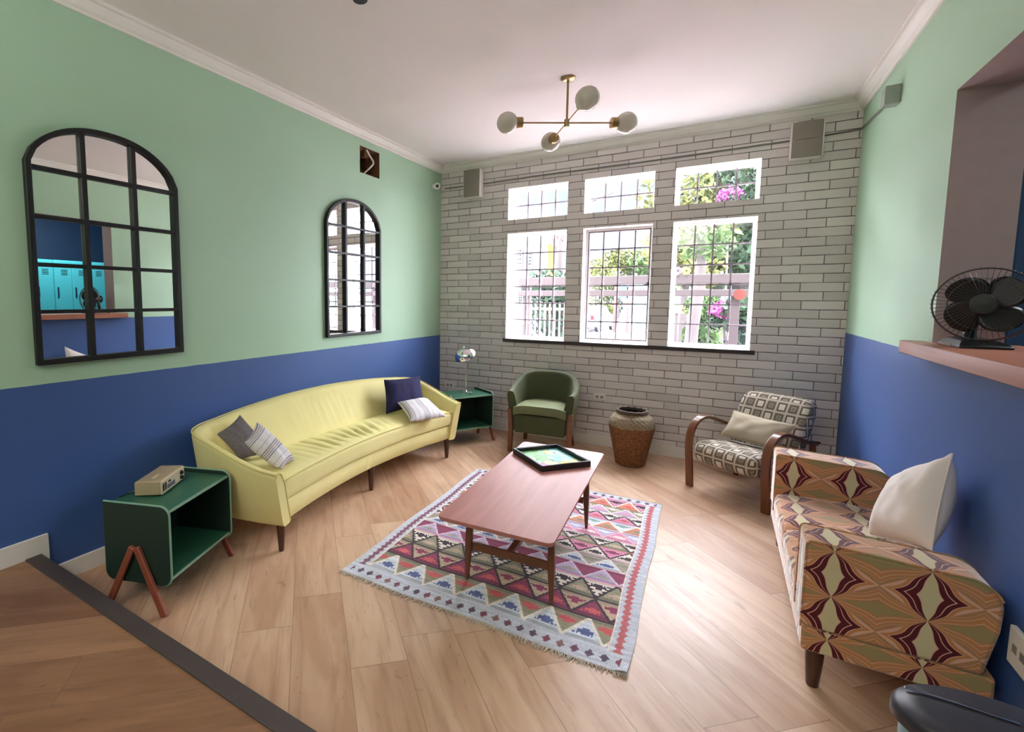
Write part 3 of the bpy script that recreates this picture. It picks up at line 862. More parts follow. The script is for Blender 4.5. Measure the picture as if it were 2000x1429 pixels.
# ------------------------------------------------------------------ wicker vase
def vase():
    t = thing('wicker_vase', 'tall brown woven wicker vase standing by the brick wall', 'vase', (2.12, -0.41, 0))
    pr = [(0.112, 0.0), (0.118, 0.01), (0.13, 0.08), (0.155, 0.2), (0.176, 0.30), (0.182, 0.345), (0.176, 0.38), (0.155, 0.415), (0.128, 0.438), (0.118, 0.45)]
    mb = MB(); rs = []
    full = []
    for i in range(len(pr) - 1):
        for k in range(6): full.append((lerp(pr[i][0], pr[i + 1][0], k / 6), lerp(pr[i][1], pr[i + 1][1], k / 6)))
    full.append(pr[-1])
    for r, z in full:
        rs.append([((r + 0.0035 * math.sin(j * PI * 0.5 + z * 160)) * math.cos(2 * PI * j / 96), (r + 0.0035 * math.sin(j * PI * 0.5 + z * 160)) * math.sin(2 * PI * j / 96), z) for j in range(96)])
    mb.rings(rs, True, True, False).build('body', M_WICKER, t, smooth=True, angle=80)
    MB().rings([[(r * math.cos(2 * PI * j / 48), r * math.sin(2 * PI * j / 48), z) for j in range(48)] for r, z in ((0.10, 0.45), (0.13, 0.3), (0.1, 0.1))], True, False, True).build('lining', M_BLACK, t, smooth=True)
    rm = MB()
    for k, (r, z) in enumerate(((0.119, 0.452), (0.116, 0.466))):
        rm.tube([(r * math.cos(2 * PI * j / 40), r * math.sin(2 * PI * j / 40), z + 0.003 * math.sin(j * 2.1)) for j in range(40)], 0.0095, 8, closed=True)
    o = rm.build('rim', plain('dark_braided_rim', sr(84, 66, 54), 0.7, var=0.4, vscale=60, bump=0.5), t, smooth=True)
vase()
# ------------------------------------------------------------------ coffee table
TAB = (1.90, -2.31); TROT = 0.049
def coffee_table():
    t = thing('coffee_table', 'low rosy wooden coffee table standing on the kilim rug', 'table', (TAB[0], TAB[1], 0.0085), TROT)
    W, L, H = 0.265, 0.678, 0.4115
    pts = []
    r = 0.03
    for cx, cy, a0 in ((W - r, L - r, 0), (-W + r, L - r, 90), (-W + r, -L + r, 180), (W - r, -L + r, 270)):
        for k in range(7):
            a = math.radians(a0 + 15 * k); pts.append((cx + r * math.cos(a), cy + r * math.sin(a)))
    # long sides bow outwards a little in the middle
    P = [(x * (1 + 0.03 * (1 - (y / L) ** 2)), y * (1 + 0.0 * x)) for x, y in pts]
    MB().rings([[(x * 0.985, y * 0.995, H - 0.02) for x, y in P], [(x, y, H - 0.006) for x, y in P], [(x, y, H) for x, y in P]]).build('tabletop', M_TABLE, t, bevel=0.0015)
    lx, ly = 0.20, 0.425
    for sx in (-1, 1):
        for sy in (-1, 1):
            x, y = sx * lx, sy * ly
            rs = []
            for z, a in ((0, 0.009), (0.16, 0.017), (0.2, 0.018), (0.40, 0.015)):
                rs.append([(x + a * math.cos(PI / 4 + PI / 2 * k) * 1.25 + sx * 0.01 * (1 - z / 0.4), y + a * math.sin(PI / 4 + PI / 2 * k) * 1.25 + sy * 0.012 * (1 - z / 0.4), z) for k in range(4)])
            MB().rings(rs).build('leg', M_TEAKLEG, t, bevel=0.003)
    for sy in (-1, 1):
        MB().box((-lx + 0.012, sy * ly - 0.009, 0.155), (lx - 0.012, sy * ly + 0.009, 0.195)).build('stretcher', M_TEAKLEG, t, bevel=0.003)
        MB().box((-lx + 0.012, sy * ly - 0.009, 0.375), (lx - 0.012, sy * ly + 0.009, 0.402)).build('top_rail', M_TEAKLEG, t, bevel=0.002)
    MB().beam((0, -ly, 0.178), (0, ly, 0.178), 0.03, 0.03).build('stretcher', M_TEAKLEG, t, bevel=0.003)
coffee_table()

def hexcol(r, g, b): return (*sr(r, g, b), 1.0)
def color_mesh(name, mat, nu, nv, point, colf, parent=None):
    me = bpy.data.meshes.new(name)
    vs = [point(i / nu, j / nv) for j in range(nv + 1) for i in range(nu + 1)]
    fs = [(j * (nu + 1) + i, j * (nu + 1) + i + 1, (j + 1) * (nu + 1) + i + 1, (j + 1) * (nu + 1) + i) for j in range(nv) for i in range(nu)]
    me.from_pydata(vs, [], fs); me.materials.append(mat)
    ca = me.color_attributes.new('Col', 'FLOAT_COLOR', 'CORNER')
    buf = []
    for j in range(nv):
        for i in range(nu):
            c = colf((i + 0.5) / nu, (j + 0.5) / nv); buf.extend(c * 4)
    ca.data.foreach_set('color', buf)
    for p in me.polygons: p.use_smooth = True
    o = bpy.data.objects.new(name, me); COL.objects.link(o); o.parent = parent
    return o

# picture tray
def tray():
    t = thing('picture_tray', 'black framed tray with a colourful picture on the coffee table', 'tray', (1.901, -2.179, 0.4205), 0.851)
    A, B, H = 0.326, 0.355, 0.034
    fr = MB()
    for lo, hi in (((0, 0, 0), (A, 0.013, H)), ((0, B - 0.013, 0), (A, B, H)), ((0, 0.013, 0), (0.013, B - 0.013, H)), ((A - 0.013, 0.013, 0), (A, B - 0.013, H))):
        fr.box(lo, hi)
    fr.build('frame', M_BLACKP, t, bevel=0.0015)
    tr = MB()
    for lo, hi in (((0.001, 0.001, H), (A - 0.001, 0.011, H + 0.0012)), ((0.001, B - 0.011, H), (A - 0.001, B - 0.001, H + 0.0012)), ((0.001, 0.011, H), (0.011, B - 0.011, H + 0.0012)), ((A - 0.011, 0.011, H), (A - 0.001, B - 0.011, H + 0.0012))):
        tr.box(lo, hi)
    tr.build('rim', plain('glossy_black_rim', sr(60, 60, 66), 0.12), t)
    blobs = [(0.14, 0.14, 0.16, (214, 110, 180)), (0.30, 0.05, 0.10, (226, 150, 190)), (0.52, 0.10, 0.14, (236, 170, 120)), (0.34, 0.26, 0.13, (240, 206, 140)), (0.66, 0.16, 0.13, (240, 208, 70)), (0.86, 0.12, 0.10, (246, 214, 90)),
             (0.9, 0.26, 0.08, (230, 200, 120)), (0.60, 0.42, 0.16, (110, 170, 214)), (0.72, 0.36, 0.08, (150, 200, 226)), (0.5, 0.5, 0.06, (235, 240, 240)), (0.66, 0.80, 0.12, (238, 206, 110)), (0.80, 0.90, 0.08, (150, 200, 210)),
             (0.66, 0.80, 0.05, (224, 170, 80)), (0.46, 0.36, 0.035, (60, 70, 70)), (0.56, 0.78, 0.03, (70, 80, 90)), (0.77, 0.75, 0.03, (90, 80, 70)), (0.10, 0.52, 0.07, (226, 232, 214)), (0.12, 0.34, 0.06, (190, 214, 190)), (0.2, 0.5, 0.02, (80, 110, 80))]
    def colf(u, v):
        w = noise.noise(Vector((u * 7, v * 7, 2))) * 0.03
        c = (116, 172, 110) if u + w * 4 < 0.55 else (126, 192, 190)
        if noise.noise(Vector((u * 9, v * 9, 8))) > 0.25: c = (160, 200, 140)
        for bx, by, r, k in blobs:
            d = math.hypot((u - bx), (v - by)) + w
            if d < r: c = k if d < r * 0.93 or r < 0.05 else tuple(int(q * 0.6) for q in k)
        return hexcol(*c)
    color_mesh('picture', M_ART, 90, 96, lambda u, v: (0.012 + u * (A - 0.024), 0.012 + v * (B - 0.024), 0.012), colf, t)
tray()

# ------------------------------------------------------------------ kilim rug
def rug():
    t = thing('kilim_rug', 'patterned kilim rug with zigzag triangle bands under the coffee table', 'rug', (1.125, -3.042, 0.0), 0.027)
    RWD, RL = 1.372, 1.781
    cream, black, maroon, red = (222, 212, 196), (36, 28, 34), (124, 40, 70), (190, 74, 74)
    blue, lblue, olive, grey, lav, pink, orange, teal, tan = (70, 84, 132), (196, 206, 214), (128, 126, 98), (150, 142, 132), (176, 158, 190), (214, 130, 160), (206, 124, 88), (120, 150, 140), (176, 152, 124)
    rows = [  # height, up colour, down colour, outline, motif up, motif down
        (0.165, lblue, olive, cream, blue, red), (0.012, black) , (0.145, maroon, tan, black, red, maroon), (0.010, black), (0.150, olive, cream, black, tan, black),
        (0.008, pink), (0.12, lav, maroon, lav, grey, maroon), (0.008, pink), (0.115, lblue, grey, cream, blue, olive), (0.008, pink), (0.115, cream, pink, black, black, maroon),
        (0.008, orange), (0.11, olive, cream, black, tan, black), (0.008, pink), (0.115, pink, lav, pink, cream, lblue), (0.008, cream), (0.12, orange, lblue, cream, olive, teal),
        (0.008, pink), (0.115, pink, cream, black, red, black), (0.008, cream), (0.11, lav, olive, cream, pink, cream), (0.14, orange, pink, cream, red, black)]
    tot = sum(r[0] for r in rows); v0 = 0.115; v1 = RL - 0.075; k = (v1 - v0) / tot
    tab = []; y = v0
    for r in rows: tab.append((y, y + r[0] * k, r)); y += r[0] * k
    P = 0.168
    rnd = random.Random(5)
    def dark(c, f): return tuple(q * f for q in c)
    def colf(u, v):
        X = u * RWD; Y = v * RL
        var = 1 + 0.12 * noise.noise(Vector((X * 9, Y * 60, 0))) + 0.08 * noise.noise(Vector((X * 90, Y * 90, 3)))
        ex = min(X, RWD - X)
        bl = (186, 192, 202)
        c = None
        if Y < 0.02 or Y > RL - 0.012: c = bl
        elif Y < 0.1 or Y > RL - 0.065:
            yc = 0.052 if Y < 0.2 else RL - 0.038
            if ex < 0.03: c = bl
            else:
                fx = (X / 0.057) % 1 - 0.5
                d = abs(fx) * 0.057 / 0.018 + abs(Y - yc) / 0.026
                pal = [(98, 58, 74), (112, 50, 66), (84, 64, 84), (120, 84, 78), (70, 56, 74)]
                c = pal[int(X / 0.057) * 7 % 5] if d < 1 else bl
        elif ex < 0.088:
            zz = abs(((Y / 0.042) % 1) - 0.5) * 2
            cc = (176, 84, 84) if X > RWD / 2 else (112, 66, 84)
            ctr = 0.052
            if abs(ex - ctr) < 0.007 + 0.013 * (1 - zz): c = cc
            elif ex > 0.082: c = cream
            else: c = bl
        else:
            for a, b, r in tab:
                if a <= Y < b:
                    if len(r) == 2: c = r[1]; break
                    _, up, dn, ol, mu, md = r
                    h = (Y - a) / (b - a)
                    idx = tab.index((a, b, r))
                    ph = ((X - 0.088) / P + 0.5 * (idx % 3 == 1)) % 1
                    cell = int((X - 0.088) / P + 0.5 * (idx % 3 == 1))
                    e = (1 - abs(2 * ph - 1)) - h          # >0 inside the upward triangle
                    if abs(e) < 0.085: c = ol if abs(e) > 0.03 or ol is black else cream; break
                    if e > 0:
                        c = up
                        # stepped hooks
                        q = abs(ph - 0.5)
                        if h < 0.16: c = dark(up, 0.8)
                        elif 0.2 < h < 0.5 and q < 0.09: c = mu
                        elif 0.28 < h < 0.42 and q < 0.2 and e > 0.16: c = mu
                        elif 0.2 < h < 0.3 and q < 0.3 and e > 0.12 and int(ph * 22) % 2: c = mu
                        elif mu is blue and cell % 3 == 0 and h < 0.6: c = teal if c is mu else c
                    else:
                        c = dn
                        q = min(ph, 1 - ph)
                        if 0.5 < h < 0.82 and q < 0.09: c = md
                        elif 0.60 < h < 0.74 and q < 0.22 and e < -0.16: c = md
                        elif 0.72 < h < 0.8 and q < 0.3 and e < -0.1 and int(ph * 22) % 2: c = md
                        elif h > 0.88: c = dark(dn, 0.85)
                        elif md is black and e > -0.22 and int(h * 12) % 2: c = md
                    break
            if c is None: c = bl
        c = tuple(max(0, min(255, lerp(q, k_, 0.16) * var)) for q, k_ in zip(c, (198, 186, 196)))
        return hexcol(*c)
    def pt(u, v):
        x = u * RWD; y = v * RL
        x += 0.006 * math.sin(y * 7); y2 = y + 0.006 * math.sin(x * 9 + 1) * (1 if v < 0.5 else 0.6)
        z = 0.006 + 0.0015 * noise.noise(Vector((x * 4, y * 4, 0)))
        if x > RWD - 0.06 and y < 0.06: z += 0.012 * smooth((x - RWD + 0.06) / 0.06) * smooth((0.06 - y) / 0.06)
        return (x, y2, z)
    color_mesh('weave', M_RUG, 228, 296, pt, colf, t)
    e = MB().rings([[(0, 0, 0.0005), (RWD, 0, 0.0005), (RWD, RL, 0.0005), (0, RL, 0.0005)], [(0, 0, 0.004), (RWD, 0, 0.004), (RWD, RL, 0.004), (0, RL, 0.004)]])
    e.build('backing', M_FRINGE, t)
    rn = random.Random(9)
    for side in (0, 1):
        f = MB()
        for k in range(230):
            x = (k + rn.random()) / 230 * RWD; L = rn.uniform(0.014, 0.034) * (1 if side == 0 else 0.6); dx = rn.uniform(-0.012, 0.012)
            y = 0.004 * math.sin(x * 9 + 1) if side == 0 else RL; s = -1 if side == 0 else 1
            f.tube([(x, y - s * 0.004, 0.006), (x + dx * 0.5, y + s * L * 0.5, 0.005), (x + dx, y + s * L, 0.002)], [0.0022, 0.0018, 0.001], 4)
        tag(f.build('fringe', M_FRINGE, t, smooth=True, weld=False), kind='stuff')
rug()

# ------------------------------------------------------------------ bentwood armchair
def armchair():
    t = thing('bentwood_armchair', 'armchair with taupe squares fabric and bent wooden arms', 'armchair', (2.566, -0.735, 0), math.radians(-32.9))
    W = 0.54
    for x in (0.0, W):
        path = spline([(x, 0.035, 0), (x, 0.02, 0.15), (x, 0.004, 0.3), (x, 0.012, 0.40), (x, 0.05, 0.475), (x, 0.12, 0.517), (x, 0.21, 0.515), (x, 0.34, 0.475), (x, 0.47, 0.43), (x, 0.56, 0.41)], 6)
        rs = []
        for i, p in enumerate(path):
            tg = (path[min(i + 1, len(path) - 1)] - path[max(i - 1, 0)]).normalized(); nn = Vector((0, -tg.z, tg.y))
            w = 0.027; h = 0.011
            rs.append([p + Vector((w, 0, 0)) + nn * h, p + Vector((-w, 0, 0)) + nn * h, p + Vector((-w, 0, 0)) - nn * h, p + Vector((w, 0, 0)) - nn * h])
        a = MB().rings(rs).build('armrest', M_ARMWOOD, t, smooth=True, bevel=0.005, seg=3, angle=50)
        MB().beam((x, 0.535, 0.41), (x, 0.60, 0.0), 0.035, 0.024, up=(0, 1, 0)).build('leg', M_ARMWOOD, t, bevel=0.005)
    for y, z in ((0.20, 0.215), (0.44, 0.235)):
        MB().beam((0.01, y, z), (W - 0.01, y, z), 0.025, 0.035).build('stretcher', M_ARMWOOD, t, bevel=0.004)
    x0, x1 = 0.036, W - 0.036
    sec = [(-0.005, 0.215), (-0.04, 0.25), (-0.052, 0.30), (-0.04, 0.345), (-0.005, 0.368), (0.08, 0.375), (0.22, 0.362), (0.36, 0.34), (0.48, 0.32), (0.50, 0.29), (0.48, 0.24), (0.30, 0.215), (0.12, 0.20)]
    secs = [Vector((0, a, b)) for a, b in sec]
    rs = []
    for k in range(17):
        u = k / 16; e = 1 - (abs(2 * u - 1)) ** 6; c = Vector((0, 0.22, 0.29))
        rs.append([Vector((lerp(x0, x1, u), 0, 0)) + c + (p - c) * lerp(0.86, 1.0, e) for p in secs])
    MB().rings(rs).build('seat_cushion', M_SQUARES, t, smooth=True, subd=1, angle=180)
    lo, hi = Vector((0, 0.43, 0.25)), Vector((0, 0.625, 0.70))
    d = (hi - lo); n = Vector((0, -d.z, d.y)).normalized()
    sec = []
    for s, o in ((0, 0.0), (0.03, 0.045), (0.2, 0.058), (0.5, 0.062), (0.8, 0.06), (0.95, 0.045), (1.0, 0.02), (1.02, -0.01), (1.0, -0.04), (0.9, -0.055), (0.5, -0.058), (0.1, -0.055), (0.0, -0.03)):
        sec.append(lo + d * s + n * o)
    rs = []
    for k in range(17):
        u = k / 16; e = 1 - (abs(2 * u - 1)) ** 6; c = lo + d * 0.5
        rs.append([Vector((lerp(x0 - 0.01, x1 + 0.01, u), 0, 0)) + c + (p - c) * lerp(0.88, 1.0, e) for p in sec])
    MB().rings(rs).build('backrest', M_SQUARES, t, smooth=True, subd=1, angle=180)
    MB().tube([(x1 + 0.01, 0.56, 0.42), (x1 + 0.05, 0.60, 0.415)], 0.007, 8).build('bolt', M_BLACK, t)
    return t
AC = armchair()
AM = Matrix.Translation((2.566, -0.735, 0)) @ Matrix.Rotation(math.radians(-32.9), 4, 'Z')
o = cushion('lumbar_cushion', M_BEIGEC, [AM @ Vector(q) for q in ((0.04, 0.28, 0.375), (0.475, 0.26, 0.37), (0.52, 0.385, 0.555), (0.06, 0.41, 0.565))], 0.105, seed=7, wr=0.006, piping=M_BEIGEC)
tag(o, 'beige linen lumbar cushion on the squares armchair', 'cushion')

# ------------------------------------------------------------------ burgundy patterned settee
def settee():
    t = thing('patterned_settee', 'backless two seat settee in burgundy and orange ogee fabric', 'sofa', (3.25, -2.07, 0))
    X0, X1, Y0, Y1 = 3.025, 3.505, -2.735, -1.415
    rel(MB().box((X0 + 0.006, Y0 + 0.006, 0.155), (X1, Y1 - 0.006, 0.245)).build('base', M_OGEE, bevel=0.01, seg=3), t)
    def arm(y0, y1):
        pts = [(X0, 0.247), (X0, 0.545)]
        for k in range(7): a = math.radians(180 - 15 * k); pts.append((X0 + 0.018 + 0.018 * math.cos(a), 0.548 + 0.018 * math.sin(a)))
        r = 0.085
        for k in range(9): a = math.radians(90 - 90 / 8 * k); pts.append((X1 - r + r * math.cos(a), 0.552 - r + r * math.sin(a)))
        pts += [(X1 - 0.003, 0.40), (X1 - 0.03, 0.247)]
        m = MB(); rs = []
        for y, s in ((y0 + 0.012, 0.012), (y0, 0.0), (y1, 0.0), (y1 - 0.0, 0.012)):
            c = Vector((0.5 * (X0 + X1), 0, 0.40))
            rs.append([(lerp(x, c.x, s * 4), y, lerp(z, c.z, s * 4)) for x, z in pts])
        m.rings([[(x, y0, z) for x, z in pts], [(x, y1, z) for x, z in pts]])
        a = rel(m.build('armrest', M_OGEE, smooth=True, bevel=0.014, seg=4, angle=50), t)
        for y in (y0, y1):
            q = rel(MB().tube([(x, y, z) for x, z in pts[:-4]], 0.003, 6).build('piping', M_OGEE, smooth=True), t)
    arm(Y0, Y0 + 0.165); arm(Y1 - 0.175, Y1)
    ym = -2.075
    for a, b in ((Y0 + 0.168, ym - 0.003), (ym + 0.003, Y1 - 0.178)):
        def f(u, v, a=a, b=b):
            # v runs from the bottom front up over the top to the back
            y = lerp(a, b, u); e = (abs(2 * u - 1)) ** 8
            prof = [(X0 + 0.004, 0.25), (X0 - 0.004, 0.29), (X0 - 0.002, 0.33), (X0 + 0.012, 0.352), (X0 + 0.05, 0.363), (X0 + 0.2, 0.37), (X0 + 0.36, 0.366), (X1 - 0.02, 0.355)]
            q = v * (len(prof) - 1); i = min(int(q), len(prof) - 2); g = q - i
            x = lerp(prof[i][0], prof[i + 1][0], g); z = lerp(prof[i][1], prof[i + 1][1], g)
            z -= 0.016 * e * (z > 0.3); x += 0.008 * e * (v < 0.4)
            return (x, y, z + 0.002 * noise.noise(Vector((x * 9, y * 9, 0))))
        m = MB().grid(f, 26, 42)
        for uu in (0, 1):
            side = [f(uu, k / 42) for k in range(43)]
            m.grid(lambda p, q, side=side: (side[int(round(p * 42))][0], side[0][1], lerp(side[int(round(p * 42))][2], 0.25, q)), 42, 1)
        rel(m.build('seat_cushion', M_OGEE, smooth=True, angle=60), t)
    for x in (X0 + 0.055, X1 - 0.06):
        for y in (Y0 + 0.06, Y1 - 0.06):
            rel(MB().lathe([(0.017, 0), (0.019, 0.005), (0.027, 0.10), (0.029, 0.157)], (x, y, 0), 18).build('leg', M_DARKLEG, smooth=True), t)
settee()
o = cushion('throw_cushion', M_CREAMC, [(3.325, -2.05, 0.375), (3.425, -2.41, 0.49), (3.455, -2.40, 0.865), (3.44, -2.08, 0.70)], 0.16, seed=11, wr=0.009, piping=M_CREAMC, pinch=0.03)
tag(o, 'large plain off-white cushion propped against the blue wall on the settee', 'cushion')

# ------------------------------------------------------------------ pedal bin
def bin_():
    t = thing('pedal_bin', 'oval waste bin with dark lid beside the patterned settee', 'bin', (3.325, -3.315, 0))
    E = dict(sx=1.42, sy=0.92)
    MB().lathe([(0.118, 0.0), (0.122, 0.01), (0.126, 0.41)], n=48, **E).build('body', plain('pale_blue_bin_steel', sr(120, 160, 180), 0.3, 0.3), t, smooth=True)
    MB().lathe([(0.132, 0.405), (0.138, 0.412), (0.138, 0.438), (0.131, 0.45), (0.10, 0.454), (0.0005, 0.455)], n=48, cap1=False, **E).build('lid', plain('charcoal_bin_lid', sr(44, 42, 50), 0.4), t, smooth=True, angle=50)
    a = at(1767, 1341, z=0.457) - Vector((3.325, -3.315, 0)); b = at(1992, 1413, z=0.457) - Vector((3.325, -3.315, 0))
    MB().tube([a, a.lerp(b, 0.5) + Vector((0, 0.003, 0)), b], 0.0028, 8).build('lid_trim', M_CHROME, t, smooth=True)
    MB().box((-0.02, -0.15, 0.005), (0.02, -0.10, 0.018)).build('pedal', M_BLACKP, t, bevel=0.003)
bin_()

# ------------------------------------------------------------------ arched mirrors
def arched_mirror(y0, label):
    t = thing('arched_mirror', label, 'mirror', (0, y0, 1.092), 0, 'arched window pane mirrors on the green wall')
    W, ZS, RISE = 0.735, 0.945, 0.215
    def arch(k, ins=0.0, n=28):
        s = -1 + 2 * k / n
        return (W / 2 + s * (W / 2 - ins), ZS + (RISE - ins) * max(0, 1 - abs(s) ** 2.25) ** 0.66)
    def outline(ins): return [(ins, ins)] + [arch(k, ins) for k in range(29)] + [(W - ins, ins)]
    f = 0.026
    o, i = outline(0), outline(f)
    m = MB()
    for k in range(len(o)):
        a, b = k, (k + 1) % len(o)
        q = []
        for x in (0.001, 0.034):
            q += [(x, o[a][0], o[a][1]), (x, o[b][0], o[b][1]), (x, i[b][0], i[b][1]), (x, i[a][0], i[a][1])]
        m.add(q, [(3, 2, 1, 0), (4, 5, 6, 7), (0, 1, 5, 4), (2, 3, 7, 6)])
    m.build('frame', M_BLACK, t, bevel=0.003)
    g = outline(f - 0.004)
    gm = MB().rings([[(0.004, y, z) for y, z in g], [(0.008, y, z) for y, z in g]])
    gm.build('mirror_glass', M_MIRROR, t)
    b = MB()
    def top(y):
        s = (y - W / 2) / (W / 2 - f); return ZS + (RISE - f) * max(0, 1 - abs(s) ** 2.25) ** 0.66
    for y in (W / 3, 2 * W / 3): b.box((0.009, y - 0.012, f), (0.03, y + 0.012, top(y)))
    for z in (0.252, 0.474, 0.697, 0.92): b.box((0.009, f, z - 0.009), (0.0295, W - f, z + 0.009))
    b.build('glazing_bars', M_BLACK, t, bevel=0.002)
arched_mirror(-3.908, 'black arched window pane mirror, the nearer and larger looking of the pair')
arched_mirror(-1.920, 'black arched window pane mirror, the farther one near the brick wall')

# ------------------------------------------------------------------ chandelier
def chandelier():
    t = thing('pendant_lamp', 'brass ceiling pendant with four opal glass globes on crossed arms', 'lamp', (1.789, -1.492, 2.583), math.radians(31.9))
    MB().lathe([(0.047, 0.287), (0.047, 0.279), (0.04, 0.273), (0.012, 0.270)], n=32).build('canopy', M_BRASS, t, smooth=True)
    MB().tube([(0, 0, 0.275), (0, 0, 0.0)], 0.0075, 12).build('stem', M_BRASS, t, smooth=True)
    MB().lathe([(0.016, -0.028), (0.017, -0.024), (0.017, 0.02), (0.013, 0.024)], n=20).build('hub', M_BRASS, t, smooth=True)
    for k in range(4):
        M = Matrix.Rotation(k * PI / 2, 4, 'Z') @ Matrix.Rotation(PI / 2, 4, 'Y')
        a = MB().lathe([(0.0055, 0.01), (0.0055, 0.30)], n=12, M=M).build('arm', M_BRASS, t, smooth=True)
        MB().lathe([(0.012, 0.293), (0.034, 0.295), (0.036, 0.30), (0.036, 0.345), (0.034, 0.348)], n=28, M=M).build('cup', M_BRASS, a, smooth=True, angle=40)
        R = 0.069; pr = [(R * math.sin(q), 0.396 - R * math.cos(q)) for q in [math.radians(x) for x in range(24, 181, 6)]]
        pr[-1] = (0.0004, pr[-1][1])
        MB().lathe(pr, n=36, M=M).build('globe', M_OPAL, t, smooth=True, angle=80)
chandelier()
sp = MB().lathe([(0.036, 2.846), (0.036, 2.8695)], (1.175, -2.915, 0), 24)
tag(sp.build('ceiling_spot', M_BLACK, bevel=0.003), 'small black ceiling spot at the top edge of the photo', 'lamp')

# ------------------------------------------------------------------ wall boxes, cable, camera, sockets
def speaker(x0, x1, z0, z1, label):
    t = thing('wall_speaker', label, 'speaker', ((x0 + x1) / 2, -0.06, z0), 0, 'grey speaker boxes on the brick wall')
    w = (x1 - x0) / 2
    MB().box((-w, -0.03, 0), (w, 0.058, z1 - z0)).build('cabinet', M_WHITE, t, bevel=0.008, seg=3)
    H = z1 - z0; zm = H * 0.5
    for a, b in ((0.004, zm - 0.001), (zm + 0.001, H - 0.004)):
        m = MB(); m.rings([[(-w + 0.008 + (2 * w - 0.016) * k / 12, -0.03 - 0.016 * math.sin(PI * k / 12), z) for k in range(13)] + [(w - 0.008, -0.028, z), (-w + 0.008, -0.028, z)] for z in (a, b)])
        m.build('grille', M_GREYBOX, t, smooth=True, angle=40)
speaker(0.315, 0.515, 2.485, 2.775, 'grey speaker box on the bricks beside the security camera')
speaker(3.105, 3.305, 2.485, 2.757, 'grey speaker box on the bricks above the right windows')
pts = [(0.05, -0.008, 2.632), (0.5, -0.008, 2.630), (1.2, -0.008, 2.637), (2.0, -0.008, 2.634), (3.1, -0.008, 2.645), (3.4, -0.008, 2.655), (RW - 0.012, -0.01, 2.66)]
w1 = MB().tube(spline(pts, 6), 0.007, 6); w1.tube(spline([(RW - 0.008, -0.012, 2.66), (RW - 0.008, -0.3, 2.645), (RW - 0.008, -0.7, 2.61), (RW - 0.008, -0.86, 2.56)], 6), 0.007, 6)
tag(w1.build('wall_cable', M_GREYCAB, smooth=True), 'grey cable run along the bricks between the speaker boxes', 'cable')
jb = MB().box((RW - 0.07, -0.95, 2.54), (RW, -0.865, 2.645))
tag(jb.build('junction_box', plain('grey_green_box', sr(150, 160, 152), 0.6), bevel=0.004), 'small grey box high on the right green wall', 'box')
def seccam():
    c = at(853, 364, x=0.04)
    t = thing('security_camera', 'small white security camera in the corner by the brick wall', 'camera', (0.0, c.y, c.z))
    MB().lathe([(0.03, 0), (0.03, 0.012), (0.02, 0.02)], n=24, M=Matrix.Rotation(PI / 2, 4, 'Y')).build('mount', M_WHITE, t, smooth=True)
    M = Matrix.Translation((0.042, -0.0, 0)) @ Vector((0.55, -0.8, -0.12)).to_track_quat('Z', 'Y').to_matrix().to_4x4()
    MB().lathe([(0.028, -0.03), (0.034, -0.02), (0.036, 0.03), (0.033, 0.038)], n=28, M=M).build('housing', M_WHITE, t, smooth=True)
    MB().lathe([(0.017, 0.036), (0.018, 0.041), (0.0005, 0.0425)], n=24, M=M, cap1=False).build('lens', M_BLACKP, t, smooth=True)
seccam()
def socket(lo, hi, label, ax):
    c = [(a + b) / 2 for a, b in zip(lo, hi)]
    t = thing('wall_socket', label, 'socket', c)
    rel(MB().box(lo, hi).build('plate', M_WHITE, bevel=0.003), t)
    q = MB()
    for s in (-0.022, 0.022):
        if ax == 'y': q.box((c[0] + s - 0.012, lo[1] - 0.0015, c[2] - 0.012), (c[0] + s + 0.012, lo[1] + 0.001, c[2] + 0.012))
        else: q.box((lo[0] - 0.0015, c[1] + s - 0.012, c[2] - 0.012), (lo[0] + 0.001, c[1] + s + 0.012, c[2] + 0.012))
    rel(q.build('outlets', M_GREYBOX), t)
socket((0.075, -0.012, 0.395), (0.195, 0.0, 0.465), 'painted socket on the bricks behind the chrome lamp', 'y')
socket((1.715, -0.012, 0.445), (1.825, 0.0, 0.505), 'painted socket on the bricks between tub chair and wicker vase', 'y')
socket((RW - 0.014, -2.86, 0.325), (RW, -2.735, 0.44), 'white socket on the blue wall behind the pedal bin', 'x')

